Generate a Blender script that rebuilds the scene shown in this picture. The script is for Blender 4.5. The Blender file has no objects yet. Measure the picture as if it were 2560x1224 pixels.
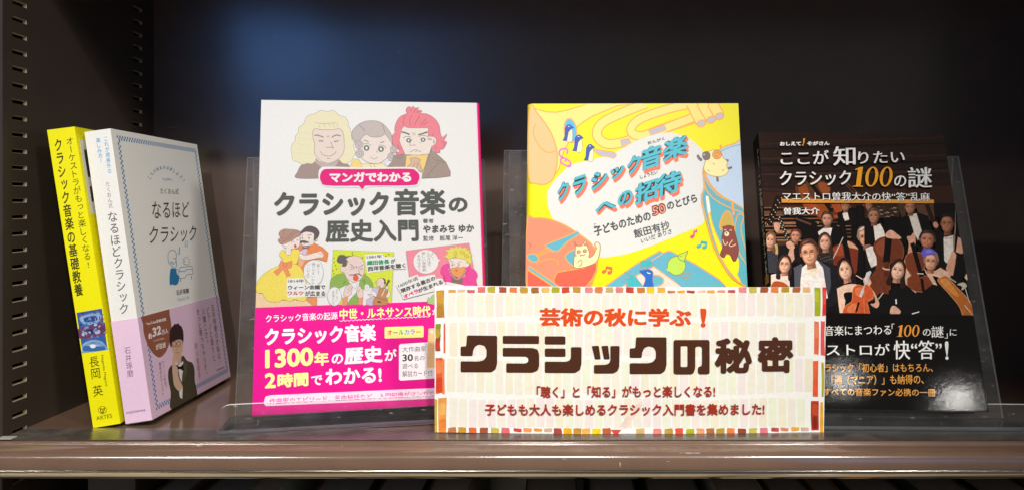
import bpy, math, random
from mathutils import Vector, Matrix, Euler

random.seed(7)
SC = bpy.context.scene
COL = SC.collection

# ------------------------------------------------------------------ camera
CAMZ = 0.143                      # eye height above the shelf board (metres)
FPX, CX, CY = 1950.0, 1390.0, 505.0   # focal length and principal point in pixels of the 2560 px frame
cam_d = bpy.data.cameras.new('camera')
cam = bpy.data.objects.new('camera', cam_d)
COL.objects.link(cam)
cam.location = (0, 0, CAMZ)
cam.rotation_euler = (math.pi / 2, 0, 0)
cam_d.sensor_width = 36.0
cam_d.lens = FPX / 2560.0 * 36.0
cam_d.shift_x = -(CX - 1280.0) / 2560.0
cam_d.shift_y = -(612.0 - CY) / 2560.0
cam_d.clip_start = 0.01
cam_d.clip_end = 50.0
SC.camera = cam

# ------------------------------------------------------------------ light
world = bpy.data.worlds.new('World')
SC.world = world
world.use_nodes = True
bg = world.node_tree.nodes['Background']
bg.inputs['Color'].default_value = (1.0, 0.97, 0.93, 1)
bg.inputs['Strength'].default_value = 0.125

SC.view_settings.view_transform = 'Standard'
SC.view_settings.look = 'None'
SC.view_settings.exposure = 0.0
SC.view_settings.gamma = 1.0
SC.view_settings.use_curve_mapping = False
SC.cycles.max_bounces = 8
SC.cycles.transparent_max_bounces = 24
SC.cycles.use_denoising = True
SC.cycles.sample_clamp_indirect = 6.0


def aim(o, target):
    o.rotation_euler = (Vector(target) - o.location).to_track_quat('-Z', 'Y').to_euler()


def spot(name, loc, target, energy, size_deg, blend, radius, color):
    d = bpy.data.lights.new(name, 'SPOT')
    d.energy = energy
    d.spot_size = math.radians(size_deg)
    d.spot_blend = blend
    d.shadow_soft_size = radius
    d.color = color
    o = bpy.data.objects.new(name, d)
    COL.objects.link(o)
    o.location = loc
    aim(o, target)
    return o


def area(name, loc, target, energy, sx, sy, color):
    d = bpy.data.lights.new(name, 'AREA')
    d.energy = energy
    d.shape = 'RECTANGLE'
    d.size = sx
    d.size_y = sy
    d.color = color
    o = bpy.data.objects.new(name, d)
    COL.objects.link(o)
    o.location = loc
    aim(o, target)
    return o


# three ceiling spots of the shop in a row in front of the case, plus added fill and blue lamps
spot('ceiling_or_fill_spot', (-0.29, -0.70, 1.24), (-0.14, 0.48, -0.05), 50, 32, 0.85, 0.030, (1.0, 0.97, 0.93))
spot('ceiling_or_fill_spot', (0.30, -0.70, 1.26), (-0.12, 0.50, -0.05), 68, 31, 0.85, 0.035, (1.0, 0.97, 0.93))
spot('ceiling_or_fill_spot', (1.35, -0.90, 1.26), (-0.22, 0.52, 0.00), 62, 24, 0.9, 0.140, (1.0, 0.97, 0.93))  # added fill spot, brightens the white book's cover from the right
spot('ceiling_or_fill_spot', (-1.42, -0.70, 1.24), (0.08, 0.48, 0.09), 30, 18, 0.9, 0.035, (1.0, 0.97, 0.92))
spot('ceiling_or_fill_spot', (1.66, -2.50, 1.44), (0.21, 0.50, -0.03), 3.0, 9, 0.7, 0.016, (1.0, 0.97, 0.92))
spot('ceiling_or_fill_spot', (1.16, -2.50, 1.54), (0.21, 0.50, -0.03), 2.4, 9, 0.7, 0.016, (1.0, 0.97, 0.92))
front_fill = area('blue_fill', (-0.86, -1.20, 0.44), (-0.76, 1.0, 0.40), 0.70, 1.00, 0.60, (0.10, 0.36, 1.0))  # added blue lamp that puts the glow on the back panel
front_fill.data.spread = math.radians(80)
spot('blue_wall_fill', (-0.29, 0.480, 0.322), (-0.250, 0.651, 0.200), 0.26, 80, 1.0, 0.06, (0.12, 0.38, 1.0))  # added blue lamp inside the case, carries the glow further left

# ------------------------------------------------------------------ materials
_mats = {}


def lin(h):
    h = h.lstrip('#')
    out = []
    for i in (0, 2, 4):
        c = int(h[i:i + 2], 16) / 255.0
        out.append(c / 12.92 if c <= 0.04045 else ((c + 0.055) / 1.055) ** 2.4)
    return out


def principled(name, color, rough=0.5, spec=0.5, metallic=0.0):
    m = bpy.data.materials.new(name)
    m.use_nodes = True
    nt = m.node_tree
    b = nt.nodes['Principled BSDF']
    b.inputs['Base Color'].default_value = (*color, 1)
    b.inputs['Roughness'].default_value = rough
    b.inputs['Specular IOR Level'].default_value = spec
    b.inputs['Metallic'].default_value = metallic
    return m, nt, b


def noise_color(nt, b, color, amp, scale, detail=4.0, obj=True):
    tc = nt.nodes.new('ShaderNodeTexCoord')
    nz = nt.nodes.new('ShaderNodeTexNoise')
    nz.inputs['Scale'].default_value = scale
    nz.inputs['Detail'].default_value = detail
    nt.links.new(tc.outputs['Object'], nz.inputs['Vector'])
    cr = nt.nodes.new('ShaderNodeValToRGB')
    lo = [max(0, c * (1 - amp)) for c in color]
    hi = [min(1, c * (1 + amp)) for c in color]
    cr.color_ramp.elements[0].position = 0.3
    cr.color_ramp.elements[1].position = 0.7
    cr.color_ramp.elements[0].color = (*lo, 1)
    cr.color_ramp.elements[1].color = (*hi, 1)
    nt.links.new(nz.outputs['Fac'], cr.inputs['Fac'])
    nt.links.new(cr.outputs['Color'], b.inputs['Base Color'])
    return tc, nz


def bump(nt, b, scale, strength, dist, detail=3.0):
    tc = nt.nodes.new('ShaderNodeTexCoord')
    nz = nt.nodes.new('ShaderNodeTexNoise')
    nz.inputs['Scale'].default_value = scale
    nz.inputs['Detail'].default_value = detail
    nt.links.new(tc.outputs['Object'], nz.inputs['Vector'])
    bp = nt.nodes.new('ShaderNodeBump')
    bp.inputs['Strength'].default_value = strength
    bp.inputs['Distance'].default_value = dist
    nt.links.new(nz.outputs['Fac'], bp.inputs['Height'])
    nt.links.new(bp.outputs['Normal'], b.inputs['Normal'])


def ink(hexc, kind='matte'):
    """printed colour on paper: kind is the paper's finish"""
    key = (hexc, kind)
    if key in _mats:
        return _mats[key]
    c = lin(hexc)
    if kind == 'grain':
        c = [q * 0.75 for q in c]      # uncoated paper
    rough, spec, amp, sc = {'matte': (0.65, 0.16, 0.05, 900.0), 'satin': (0.36, 0.22, 0.03, 700.0),
                            'gloss': (0.05, 0.55, 0.03, 700.0), 'wash': (0.62, 0.16, 0.13, 230.0), 'pale': (0.62, 0.16, 0.03, 260.0),
                            'grain': (0.62, 0.16, 0.09, 1500.0), 'photo': (0.05, 0.5, 0.16, 500.0)}[kind]
    m, nt, b = principled('print_' + kind, c, rough, spec)
    noise_color(nt, b, c, amp, sc)
    if kind == 'gloss' or kind == 'photo':
        bump(nt, b, 1100.0, 0.06, 0.0003)
    elif kind in ('matte', 'grain'):
        bump(nt, b, 1500.0, 0.10, 0.0004)
    _mats[key] = m
    return m


# ------------------------------------------------------------------ scene tree helpers
def tag(o, label=None, cat=None, group=None, kind=None):
    if label: o['label'] = label
    if cat: o['category'] = cat
    if group: o['group'] = group
    if kind: o['kind'] = kind
    return o


def thing(name, label, cat, mat=None, group=None):
    o = bpy.data.objects.new(name, None)
    o.empty_display_size = 0.01
    COL.objects.link(o)
    if mat is not None:
        o.matrix_world = mat
    return tag(o, label, cat, group)


def make(name, verts, faces, mats, idx=None, parent=None, smooth=False):
    me = bpy.data.meshes.new(name)
    me.from_pydata([tuple(v) for v in verts], [], faces)
    for m in (mats if isinstance(mats, (list, tuple)) else [mats]):
        me.materials.append(m)
    if idx is not None:
        me.polygons.foreach_set('material_index', idx)
    if smooth:
        me.polygons.foreach_set('use_smooth', [True] * len(me.polygons))
    me.update()
    o = bpy.data.objects.new(name, me)
    COL.objects.link(o)
    if parent is not None:
        o.parent = parent
    return o


class MB:
    """collects boxes and sheets, links them as one mesh object"""
    def __init__(s):
        s.v, s.f, s.i = [], [], []

    def quad(s, a, b, c, d, m=0):
        n = len(s.v)
        s.v += [a, b, c, d]
        s.f.append((n, n + 1, n + 2, n + 3))
        s.i.append(m)

    def box(s, x0, x1, y0, y1, z0, z1, m=0):
        n = len(s.v)
        s.v += [(x, y, z) for z in (z0, z1) for y in (y0, y1) for x in (x0, x1)]
        for q in ((0, 2, 3, 1), (4, 5, 7, 6), (0, 1, 5, 4), (2, 6, 7, 3), (0, 4, 6, 2), (1, 3, 7, 5)):
            s.f.append(tuple(n + k for k in q))
            s.i.append(m)

    def extrude(s, prof, x0, x1, m=0, caps=True, closed=True):
        """profile of (y, z) points run along x"""
        n, k = len(s.v), len(prof)
        s.v += [(x0, y, z) for y, z in prof] + [(x1, y, z) for y, z in prof]
        for j in range(k if closed else k - 1):
            a, b = j, (j + 1) % k
            s.f.append((n + a, n + b, n + k + b, n + k + a))
            s.i.append(m)
        if caps and closed:
            s.f.append(tuple(n + j for j in range(k)))
            s.f.append(tuple(n + k + j for j in reversed(range(k))))
            s.i += [m, m]

    def build(s, name, mats, parent=None, smooth=False):
        return make(name, s.v, s.f, mats, s.i, parent, smooth)


def bevel_obj(o, w, seg=2, ang=30):
    md = o.modifiers.new('bevel', 'BEVEL')
    md.width = w
    md.segments = seg
    md.limit_method = 'ANGLE'
    md.angle_limit = math.radians(ang)
    return o


# ------------------------------------------------------------------ printing on flat faces
_txt_cache = {}


def glyphs(s, bold=0.0):
    """filled outline of a string as (verts2d, faces)"""
    if bold and bold > 0.0:
        # heavier weight: the outline repeated round a small ring
        v, f = glyphs(s, 0.0)
        r = bold * 0.95
        nn = 8 if bold > 0.022 else 4
        V, Fc = list(v), list(f)
        for i in range(nn):
            a = 2 * math.pi * (i + 0.5) / nn
            n = len(V)
            V += [(x + r * math.cos(a), y + r * math.sin(a)) for x, y in v]
            Fc += [tuple(n + q for q in g) for g in f]
        return V, Fc
    key = (s, round(bold, 4))
    if key in _txt_cache:
        return _txt_cache[key]
    c = bpy.data.curves.new('t', 'FONT')
    c.body = s
    c.size = 1.0
    c.resolution_u = 3
    c.offset = bold
    o = bpy.data.objects.new('t', c)
    COL.objects.link(o)
    dg = bpy.context.evaluated_depsgraph_get()
    dg.update()
    me = bpy.data.meshes.new_from_object(o.evaluated_get(dg))
    v = [(p.co.x, p.co.y) for p in me.vertices]
    f = [tuple(p.vertices) for p in me.polygons]
    bpy.data.objects.remove(o)
    bpy.data.curves.remove(c)
    bpy.data.meshes.remove(me)
    _txt_cache[key] = (v, f)
    return v, f


def catmull(pts, closed, n=4):
    k = len(pts)
    if k < 3:
        return list(pts)
    out = []
    rng = range(k) if closed else range(k - 1)
    for i in rng:
        if closed:
            p0, p1, p2, p3 = pts[i - 1], pts[i], pts[(i + 1) % k], pts[(i + 2) % k]
        else:
            p0, p1, p2, p3 = pts[max(i - 1, 0)], pts[i], pts[i + 1], pts[min(i + 2, k - 1)]
        for j in range(n):
            t = j / n
            out.append(tuple(0.5 * (2 * b + (c - a) * t + (2 * a - 5 * b + 4 * c - d) * t * t + (3 * b - a - 3 * c + d) * t ** 3)
                             for a, b, c, d in zip(p0, p1, p2, p3)))
    if not closed:
        out.append(tuple(pts[-1]))
    return out


def clip_rect(poly, x0, y0, x1, y1):
    def cut(P, inside, inter):
        out = []
        for i in range(len(P)):
            a, b = P[i - 1], P[i]
            ia, ib = inside(a), inside(b)
            if ib:
                if not ia: out.append(inter(a, b))
                out.append(b)
            elif ia:
                out.append(inter(a, b))
        return out

    def ix(x): return lambda a, b: (x, a[1] + (b[1] - a[1]) * (x - a[0]) / (b[0] - a[0]))
    def iy(y): return lambda a, b: (a[0] + (b[0] - a[0]) * (y - a[1]) / (b[1] - a[1]), y)
    for ins, it in ((lambda p: p[0] >= x0, ix(x0)), (lambda p: p[0] <= x1, ix(x1)), (lambda p: p[1] >= y0, iy(y0)), (lambda p: p[1] <= y1, iy(y1))):
        if not poly: return []
        poly = cut(poly, ins, it)
    return poly


class Face:
    """a flat face of an object: origin, two unit axes (local), and the object's world matrix.
    loc() turns a point of the reference's 2560 px frame into the face's own metric coordinates."""
    def __init__(s, mat, o, u, v, w, h):
        s.mat, s.o, s.u, s.v = mat, Vector(o), Vector(u).normalized(), Vector(v).normalized()
        s.n = s.u.cross(s.v)            # points out of the face
        s.w, s.h = w, h
        inv = mat.inverted()
        s.c = inv @ Vector((0, 0, CAMZ))
        s.r = inv.to_3x3()

    def loc(s, px, py):
        d = s.r @ Vector(((px - CX) / FPX, 1.0, (CY - py) / FPX))
        t = (s.o - s.c).dot(s.n) / d.dot(s.n)
        p = s.c + d * t - s.o
        return (p.dot(s.u), p.dot(s.v))

    def pt(s, a, b, k=0.0):
        return s.o + s.u * a + s.v * b + s.n * k


STEP = 2.0e-6


class Art:
    """layers of print on a face; coordinates are given in an enlarged crop set by z()"""
    def __init__(s, face, kind='matte', step=STEP):
        s.F, s.kind, s.step = face, kind, step
        s.verts, s.faces, s.idx, s.mats, s.mi = [], [], [], [], {}
        s.k = 1
        s.ox, s.oy, s.s = 0, 0, 1.0
        s.clip = True
        s.lw = 1.0

    def z(s, ox, oy, sc):
        s.ox, s.oy, s.s = ox, oy, sc
        return s

    def px(s, p):
        return (s.ox + p[0] / s.s, s.oy + p[1] / s.s)

    def m(s, col, kind=None):
        key = (col, kind or s.kind)
        if key not in s.mi:
            s.mi[key] = len(s.mats)
            s.mats.append(ink(*key))
        return s.mi[key]

    def add_local(s, pts, faces, mi, copies=1):
        cp = max(1, len(pts) // copies)     # copies of a bold letter lie a hair above each other
        n = len(s.verts)
        h = s.k * s.step
        s.verts += [s.F.pt(a, b, h + (i // cp) * 4e-7) for i, (a, b) in enumerate(pts)]
        for f in faces:
            s.faces.append(tuple(n + i for i in f))
            s.idx.append(mi)

    def PL(s, col, pts, kind=None):
        """polygon in the face's own metres"""
        s.k += 1
        if s.clip:
            pts = clip_rect(pts, 0, 0, s.F.w, s.F.h)
        if len(pts) >= 3:
            s.add_local(pts, [tuple(range(len(pts)))], s.m(col, kind))

    def P(s, col, pts, sm=1, line=None, kind=None):
        q = catmull(pts, True) if sm else list(pts)
        if col:
            s.PL(col, [s.F.loc(*s.px(p)) for p in q], kind)
        if line:
            s.S(line[0], line[1], q + [q[0]], 0)

    def S(s, col, w, pts, sm=1, kind=None):
        q = catmull(pts, False, 5) if sm else list(pts)
        qq = [q[0]]
        for p in q[1:]:
            if math.hypot(p[0] - qq[-1][0], p[1] - qq[-1][1]) > 1e-3:
                qq.append(p)
        q = qq
        if len(q) < 2:
            return
        w = w * s.lw
        L, R = [], []
        closed = math.hypot(q[0][0] - q[-1][0], q[0][1] - q[-1][1]) < 0.5 and len(q) > 3
        for i in range(len(q)):
            if closed and i in (0, len(q) - 1):
                a, b = q[-2], q[1]
            else:
                a, b = q[max(i - 1, 0)], q[min(i + 1, len(q) - 1)]
            dx, dy = b[0] - a[0], b[1] - a[1]
            d = math.hypot(dx, dy) or 1.0
            nx, ny = -dy / d * w / 2, dx / d * w / 2
            L.append((q[i][0] + nx, q[i][1] + ny))
            R.append((q[i][0] - nx, q[i][1] - ny))
        s.k += 1
        P = [s.F.loc(*s.px(p)) for p in L + R]
        if s.clip:
            P = [(min(max(a, 0), s.F.w), min(max(b, 0), s.F.h)) for a, b in P]
        n = len(L)
        s.add_local(P, [(i, i + 1, n + i + 1, n + i) for i in range(n - 1)], s.m(col, kind))

    def E(s, col, cx, cy, rx, ry, rot=0.0, line=None, kind=None, n=20):
        c, d = math.cos(math.radians(rot)), math.sin(math.radians(rot))
        pts = []
        for i in range(n):
            t = 2 * math.pi * i / n
            x, y = rx * math.cos(t), ry * math.sin(t)
            pts.append((cx + x * c - y * d, cy + x * d + y * c))
        s.P(col, pts, 0, line, kind)

    def _fit(s, col, v, f, LB, RB, LT, kind=None, copies=1):
        """map the ink box of (v, f) onto the parallelogram given by three px corners"""
        if not v:
            return
        x0, x1 = min(p[0] for p in v), max(p[0] for p in v)
        y0, y1 = min(p[1] for p in v), max(p[1] for p in v)
        a, b, c = (s.F.loc(*s.px(p)) for p in (LB, RB, LT))
        out = []
        for x, y in v:
            p, q = (x - x0) / max(x1 - x0, 1e-6), (y - y0) / max(y1 - y0, 1e-6)
            out.append((a[0] + (b[0] - a[0]) * p + (c[0] - a[0]) * q, a[1] + (b[1] - a[1]) * p + (c[1] - a[1]) * q))
        s.add_local(out, f, s.m(col, kind), copies)

    def T(s, col, txt, LB, RB, LT, bold=0.0, smear=0.0, kind=None):
        """a line of type; smear thickens the upright strokes as in a serif face"""
        s.k += 1
        v, f = glyphs(txt, bold)
        nc = 1 if bold <= 0 else (9 if bold > 0.022 else 5)
        s._fit(col, v, f, LB, RB, LT, kind, nc)
        s.k += nc * 0.2
        if smear:
            h = (LB[1] - LT[1])
            for d in (smear, -smear):
                s.k += 1
                s._fit(col, v, f, (LB[0] + d * h, LB[1]), (RB[0] + d * h, RB[1]), (LT[0] + d * h, LT[1]), kind, nc)

    def V(s, col, txt, TL, TR, BL, bold=0.0, kind=None):
        """a column of type, read downwards"""
        s.k += 1
        G = [([], []) for _ in range(9)]
        nc = 1
        y = 0.0
        for ch in txt:
            if ch == ' ':
                y -= 0.5
                continue
            v, f = glyphs(ch, bold)
            if not v:
                y -= 0.5
                continue
            mx = sum((min(p[0] for p in v), max(p[0] for p in v))) / 2
            if ch in 'ー〜':
                v = [(mx - (q - 0.38), 0.38 - (p - mx)) for p, q in v][:]
                v = [(mx + (mx - p), q) for p, q in v]
            if ch in '、。':
                v = [(p + 0.45, q + 0.45) for p, q in v]
            if ch in 'っゃゅょッャュョァィゥェォぁぃぅぇぉ':
                v = [(p + 0.1, q + 0.1) for p, q in v]
            x_off = 0.5 - mx if ch not in '、。' else 0
            nc = 1 if bold <= 0 else (9 if bold > 0.022 else 5)
            m_, mf = len(v) // nc, len(f) // nc
            for c_ in range(nc):
                n = len(G[c_][0])
                G[c_][0].extend((p + x_off, q + y) for p, q in v[c_ * m_:(c_ + 1) * m_])
                G[c_][1].extend(tuple(n + i - c_ * m_ for i in g) for g in f[c_ * mf:(c_ + 1) * mf])
            y -= 1.0 if ch not in '、。' else 0.7
        V_, F_ = [], []
        for gv, gf in G[:nc]:
            n = len(V_)
            V_ += gv
            F_ += [tuple(n + i for i in g) for g in gf]
        BR = (TR[0] + BL[0] - TL[0], TR[1] + BL[1] - TL[1])
        s._fit(col, V_, F_, BL, BR, TL, kind, nc)

    def build(s, name, parent, extra=None, bend=None):
        """links the sheet (the face itself, 'extra' = MB of the part's body) and its print as one mesh"""
        v, f, i, mats = list(s.verts), list(s.faces), list(s.idx), list(s.mats)
        if extra:
            mb, bm = extra
            n, k = len(v), len(mats)
            v += mb.v
            f += [tuple(n + a for a in q) for q in mb.f]
            i += [k + a for a in mb.i]
            mats += bm
        if bend:
            v, f, i = bend(v, f, i)
        return make(name, v, f, mats, i, parent)


def bow(width, depth, ripple, strip=0.003):
    """bends a card about its upright axis: every face is cut into narrow strips first so that the print follows"""
    def off(x):
        t = 2 * x / width - 1
        return -depth * (1 - t * t) + ripple * math.sin(x * 61.0 + 0.6) + ripple * 0.6 * math.sin(x * 117.0)

    def run(v, f, idx):
        V, Fc, I = [], [], []
        for face, m in zip(f, idx):
            P = [tuple(v[q]) for q in face]
            x0, x1 = min(p[0] for p in P), max(p[0] for p in P)
            k0, k1 = math.floor(x0 / strip + 1e-6), math.ceil(x1 / strip - 1e-6)
            for k in range(k0, max(k1, k0 + 1)):
                Q = P
                for lim, sg in ((k * strip, 1), ((k + 1) * strip, -1)):
                    if (sg > 0 and x0 >= lim - 1e-9) or (sg < 0 and x1 <= lim + 1e-9):
                        continue
                    R = []
                    for j in range(len(Q)):
                        a, b = Q[j - 1], Q[j]
                        ia, ib = (a[0] - lim) * sg >= 0, (b[0] - lim) * sg >= 0
                        if ia != ib:
                            t = (lim - a[0]) / (b[0] - a[0])
                            R.append(tuple(a[c] + (b[c] - a[c]) * t for c in range(3)))
                        if ib:
                            R.append(b)
                    Q = R
                    if not Q:
                        break
                if len(Q) >= 3:
                    n = len(V)
                    V += [(x, y + off(x), z) for x, y, z in Q]
                    Fc.append(tuple(range(n, n + len(Q))))
                    I.append(m)
        return V, Fc, I
    return run

# ================================================================== the bookcase
def metal(name, hexc, rough, spec, bscale=900.0, bstr=0.06, amp=0.08):
    c = lin(hexc)
    m, nt, b = principled(name, c, rough, spec)
    noise_color(nt, b, c, amp, 35.0, 6.0)
    bump(nt, b, bscale, bstr, 0.0006)
    return m


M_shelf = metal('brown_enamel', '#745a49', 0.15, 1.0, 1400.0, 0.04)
_b = M_shelf.node_tree.nodes['Principled BSDF']
_b.inputs['Coat Weight'].default_value = 0.6
_b.inputs['Coat Roughness'].default_value = 0.18


def wear(m, col, fac):
    """small chips and rubbed scratches in the enamel"""
    nt = m.node_tree
    b = nt.nodes['Principled BSDF']
    src = b.inputs['Base Color'].links[0].from_socket
    tc = nt.nodes.new('ShaderNodeTexCoord')
    prev = src
    for sc, lo, hi in (((55, 260, 320), 0.735, 0.76), ((240, 300, 60), 0.76, 0.78)):
        mp = nt.nodes.new('ShaderNodeMapping')
        mp.inputs['Scale'].default_value = sc
        mp.inputs['Rotation'].default_value = (0.2, 0.12, 0.35)
        nt.links.new(tc.outputs['Object'], mp.inputs['Vector'])
        nz = nt.nodes.new('ShaderNodeTexNoise')
        nz.inputs['Scale'].default_value = 1.0
        nz.inputs['Detail'].default_value = 3.0
        nt.links.new(mp.outputs['Vector'], nz.inputs['Vector'])
        mr = nt.nodes.new('ShaderNodeMapRange')
        mr.inputs['From Min'].default_value = lo
        mr.inputs['From Max'].default_value = hi
        mr.inputs['To Max'].default_value = fac
        nt.links.new(nz.outputs['Fac'], mr.inputs['Value'])
        mx = nt.nodes.new('ShaderNodeMix')
        mx.data_type = 'RGBA'
        mx.inputs['B'].default_value = (*lin(col), 1)
        nt.links.new(mr.outputs['Result'], mx.inputs['Factor'])
        nt.links.new(prev, mx.inputs['A'])
        prev = mx.outputs['Result']
    nt.links.new(prev, b.inputs['Base Color'])


wear(M_shelf, '#cabfae', 0.8)
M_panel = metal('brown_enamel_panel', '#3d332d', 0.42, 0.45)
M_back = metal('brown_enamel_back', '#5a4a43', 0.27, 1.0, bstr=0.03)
wear(M_panel, '#7a6c5e', 0.5)
wear(M_back, '#86766a', 0.35)
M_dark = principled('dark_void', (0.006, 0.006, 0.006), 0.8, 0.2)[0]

XL, XR = -0.336, 0.402            # side panels
YF, YB = 0.4679, 0.651            # front edge of the flat board, back panel
case = thing('bookcase', 'dark brown enamelled metal bookcase with slotted side panel and rounded shelf lip', 'bookcase')

# shelf board with the rounded lip
lip = [(0.4679, 0.0), (0.4668, -0.0007), (0.4664, -0.0017), (0.4655, -0.0024), (0.4632, -0.0029), (0.4606, -0.0038), (0.4588, -0.0050),
       (0.4574, -0.0068), (0.4566, -0.0096), (0.4564, -0.0120), (0.4566, -0.0137)]
prof = [(YB, 0.0)] + [lip[0]] + catmull(lip, False, 5)[1:] + [(0.4640, -0.0137), (0.4700, -0.0175), (YB, -0.0175)]
mb = MB()
mb.extrude(prof, XL, XR, caps=True)
o = mb.build('shelf_board', [M_shelf], case)
for p in o.data.polygons:
    n = p.normal
    p.use_smooth = abs(n.x) < 0.5 and p.center.y < 0.4682 and p.center.z > -0.01365
o.data.update()

# bright metal strip closing the underside of the lip
tr = catmull([(0.4565, -0.0140), (0.4569, -0.0160), (0.4577, -0.0178), (0.4589, -0.0191), (0.4605, -0.0199), (0.4630, -0.0204), (0.4660, -0.0205)], False, 4)
mb = MB()
mb.extrude(tr + [(0.4660, -0.0180), (0.4640, -0.0140)], XL, XR)
o = mb.build('trim', [metal('bright_strip', '#b5aa9a', 0.14, 0.5, 900.0, 0.02)], case)
o.data.materials[0].node_tree.nodes['Principled BSDF'].inputs['Metallic'].default_value = 1.0
for p in o.data.polygons:
    p.use_smooth = abs(p.normal.x) < 0.5 and p.index < len(tr) - 1

# side panel with two columns of slots (real holes with walls)
def slotted(x, sgn, name):
    mb = MB()
    z0, z1 = -0.34, 0.46
    cols = [(0.4820, 0.4952), (0.6195, 0.6330)]
    ys = [0.4735] + [q for c in cols for q in c] + [YB]
    for i in range(0, len(ys) - 1, 2):
        mb.quad((x, ys[i], z0), (x, ys[i + 1], z0), (x, ys[i + 1], z1), (x, ys[i], z1))
    pitch, hgt = 0.01026, 0.0027
    xo = x - sgn * 0.0022
    for a, b in cols:
        zs = []
        n = int((z1 - 0.0092) / pitch)
        for k in range(-32, n):
            zs.append(0.0092 + k * pitch)
        lo = z0
        for z in zs:
            mb.quad((x, a, lo), (x, b, lo), (x, b, z), (x, a, z))
            lo = z + hgt
            e = 0.0004
            # rolled edges of the slot, a hair inside the hole
            mb.quad((x, a, z), (x, b, z), (xo, b, z + e), (xo, a, z + e), 1)
            mb.quad((x, a, lo), (x, b, lo), (xo, b, lo - e), (xo, a, lo - e), 1)
            mb.quad((x, a, z), (x, a, lo), (xo, a + e, lo), (xo, a + e, z), 1)
            mb.quad((x, b, z), (x, b, lo), (xo, b - e, lo), (xo, b - e, z), 1)
        mb.quad((x, a, lo), (x, b, lo), (x, b, z1), (x, a, z1))
    # front return of the panel and its hidden outer skin
    mb.quad((x, 0.4735, z0), (x, 0.4735, z1), (x - sgn * 0.03, 0.4735, z1), (x - sgn * 0.03, 0.4735, z0))
    mb.quad((x - sgn * 0.03, 0.4735, z0), (x - sgn * 0.03, YB, z0), (x - sgn * 0.03, YB, z1), (x - sgn * 0.03, 0.4735, z1))
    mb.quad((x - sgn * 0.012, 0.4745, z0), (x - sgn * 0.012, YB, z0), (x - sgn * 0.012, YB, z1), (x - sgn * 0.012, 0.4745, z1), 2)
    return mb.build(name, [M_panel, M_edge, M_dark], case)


M_edge = metal('lit_slot_edge', '#b5a18a', 0.35, 0.6)  # slot rims paler than the panel: light on them put into the colour
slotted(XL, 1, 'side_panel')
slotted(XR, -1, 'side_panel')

mb = MB()
mb.box(XL - 0.03, XR + 0.03, YB + 0.0005, YB + 0.003, -0.34, 0.46)
mb.build('back_panel', [M_back], case)
mb = MB()
prof2 = [(YB, 0.345), (YB, 0.360), (0.4679, 0.360), (0.4600, 0.3585), (0.4563, 0.3540), (0.4560, 0.334), (0.4575, 0.329), (0.4610, 0.328), (0.4640, 0.330), (0.4645, 0.345)]
mb.extrude(prof2, XL, XR)
mb.build('upper_shelf', [M_shelf], case)
mb = MB()
mb.box(XL, XR, 0.40, YB, -0.345, -0.325)
mb.build('lower_shelf', [M_shelf], case)


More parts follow.
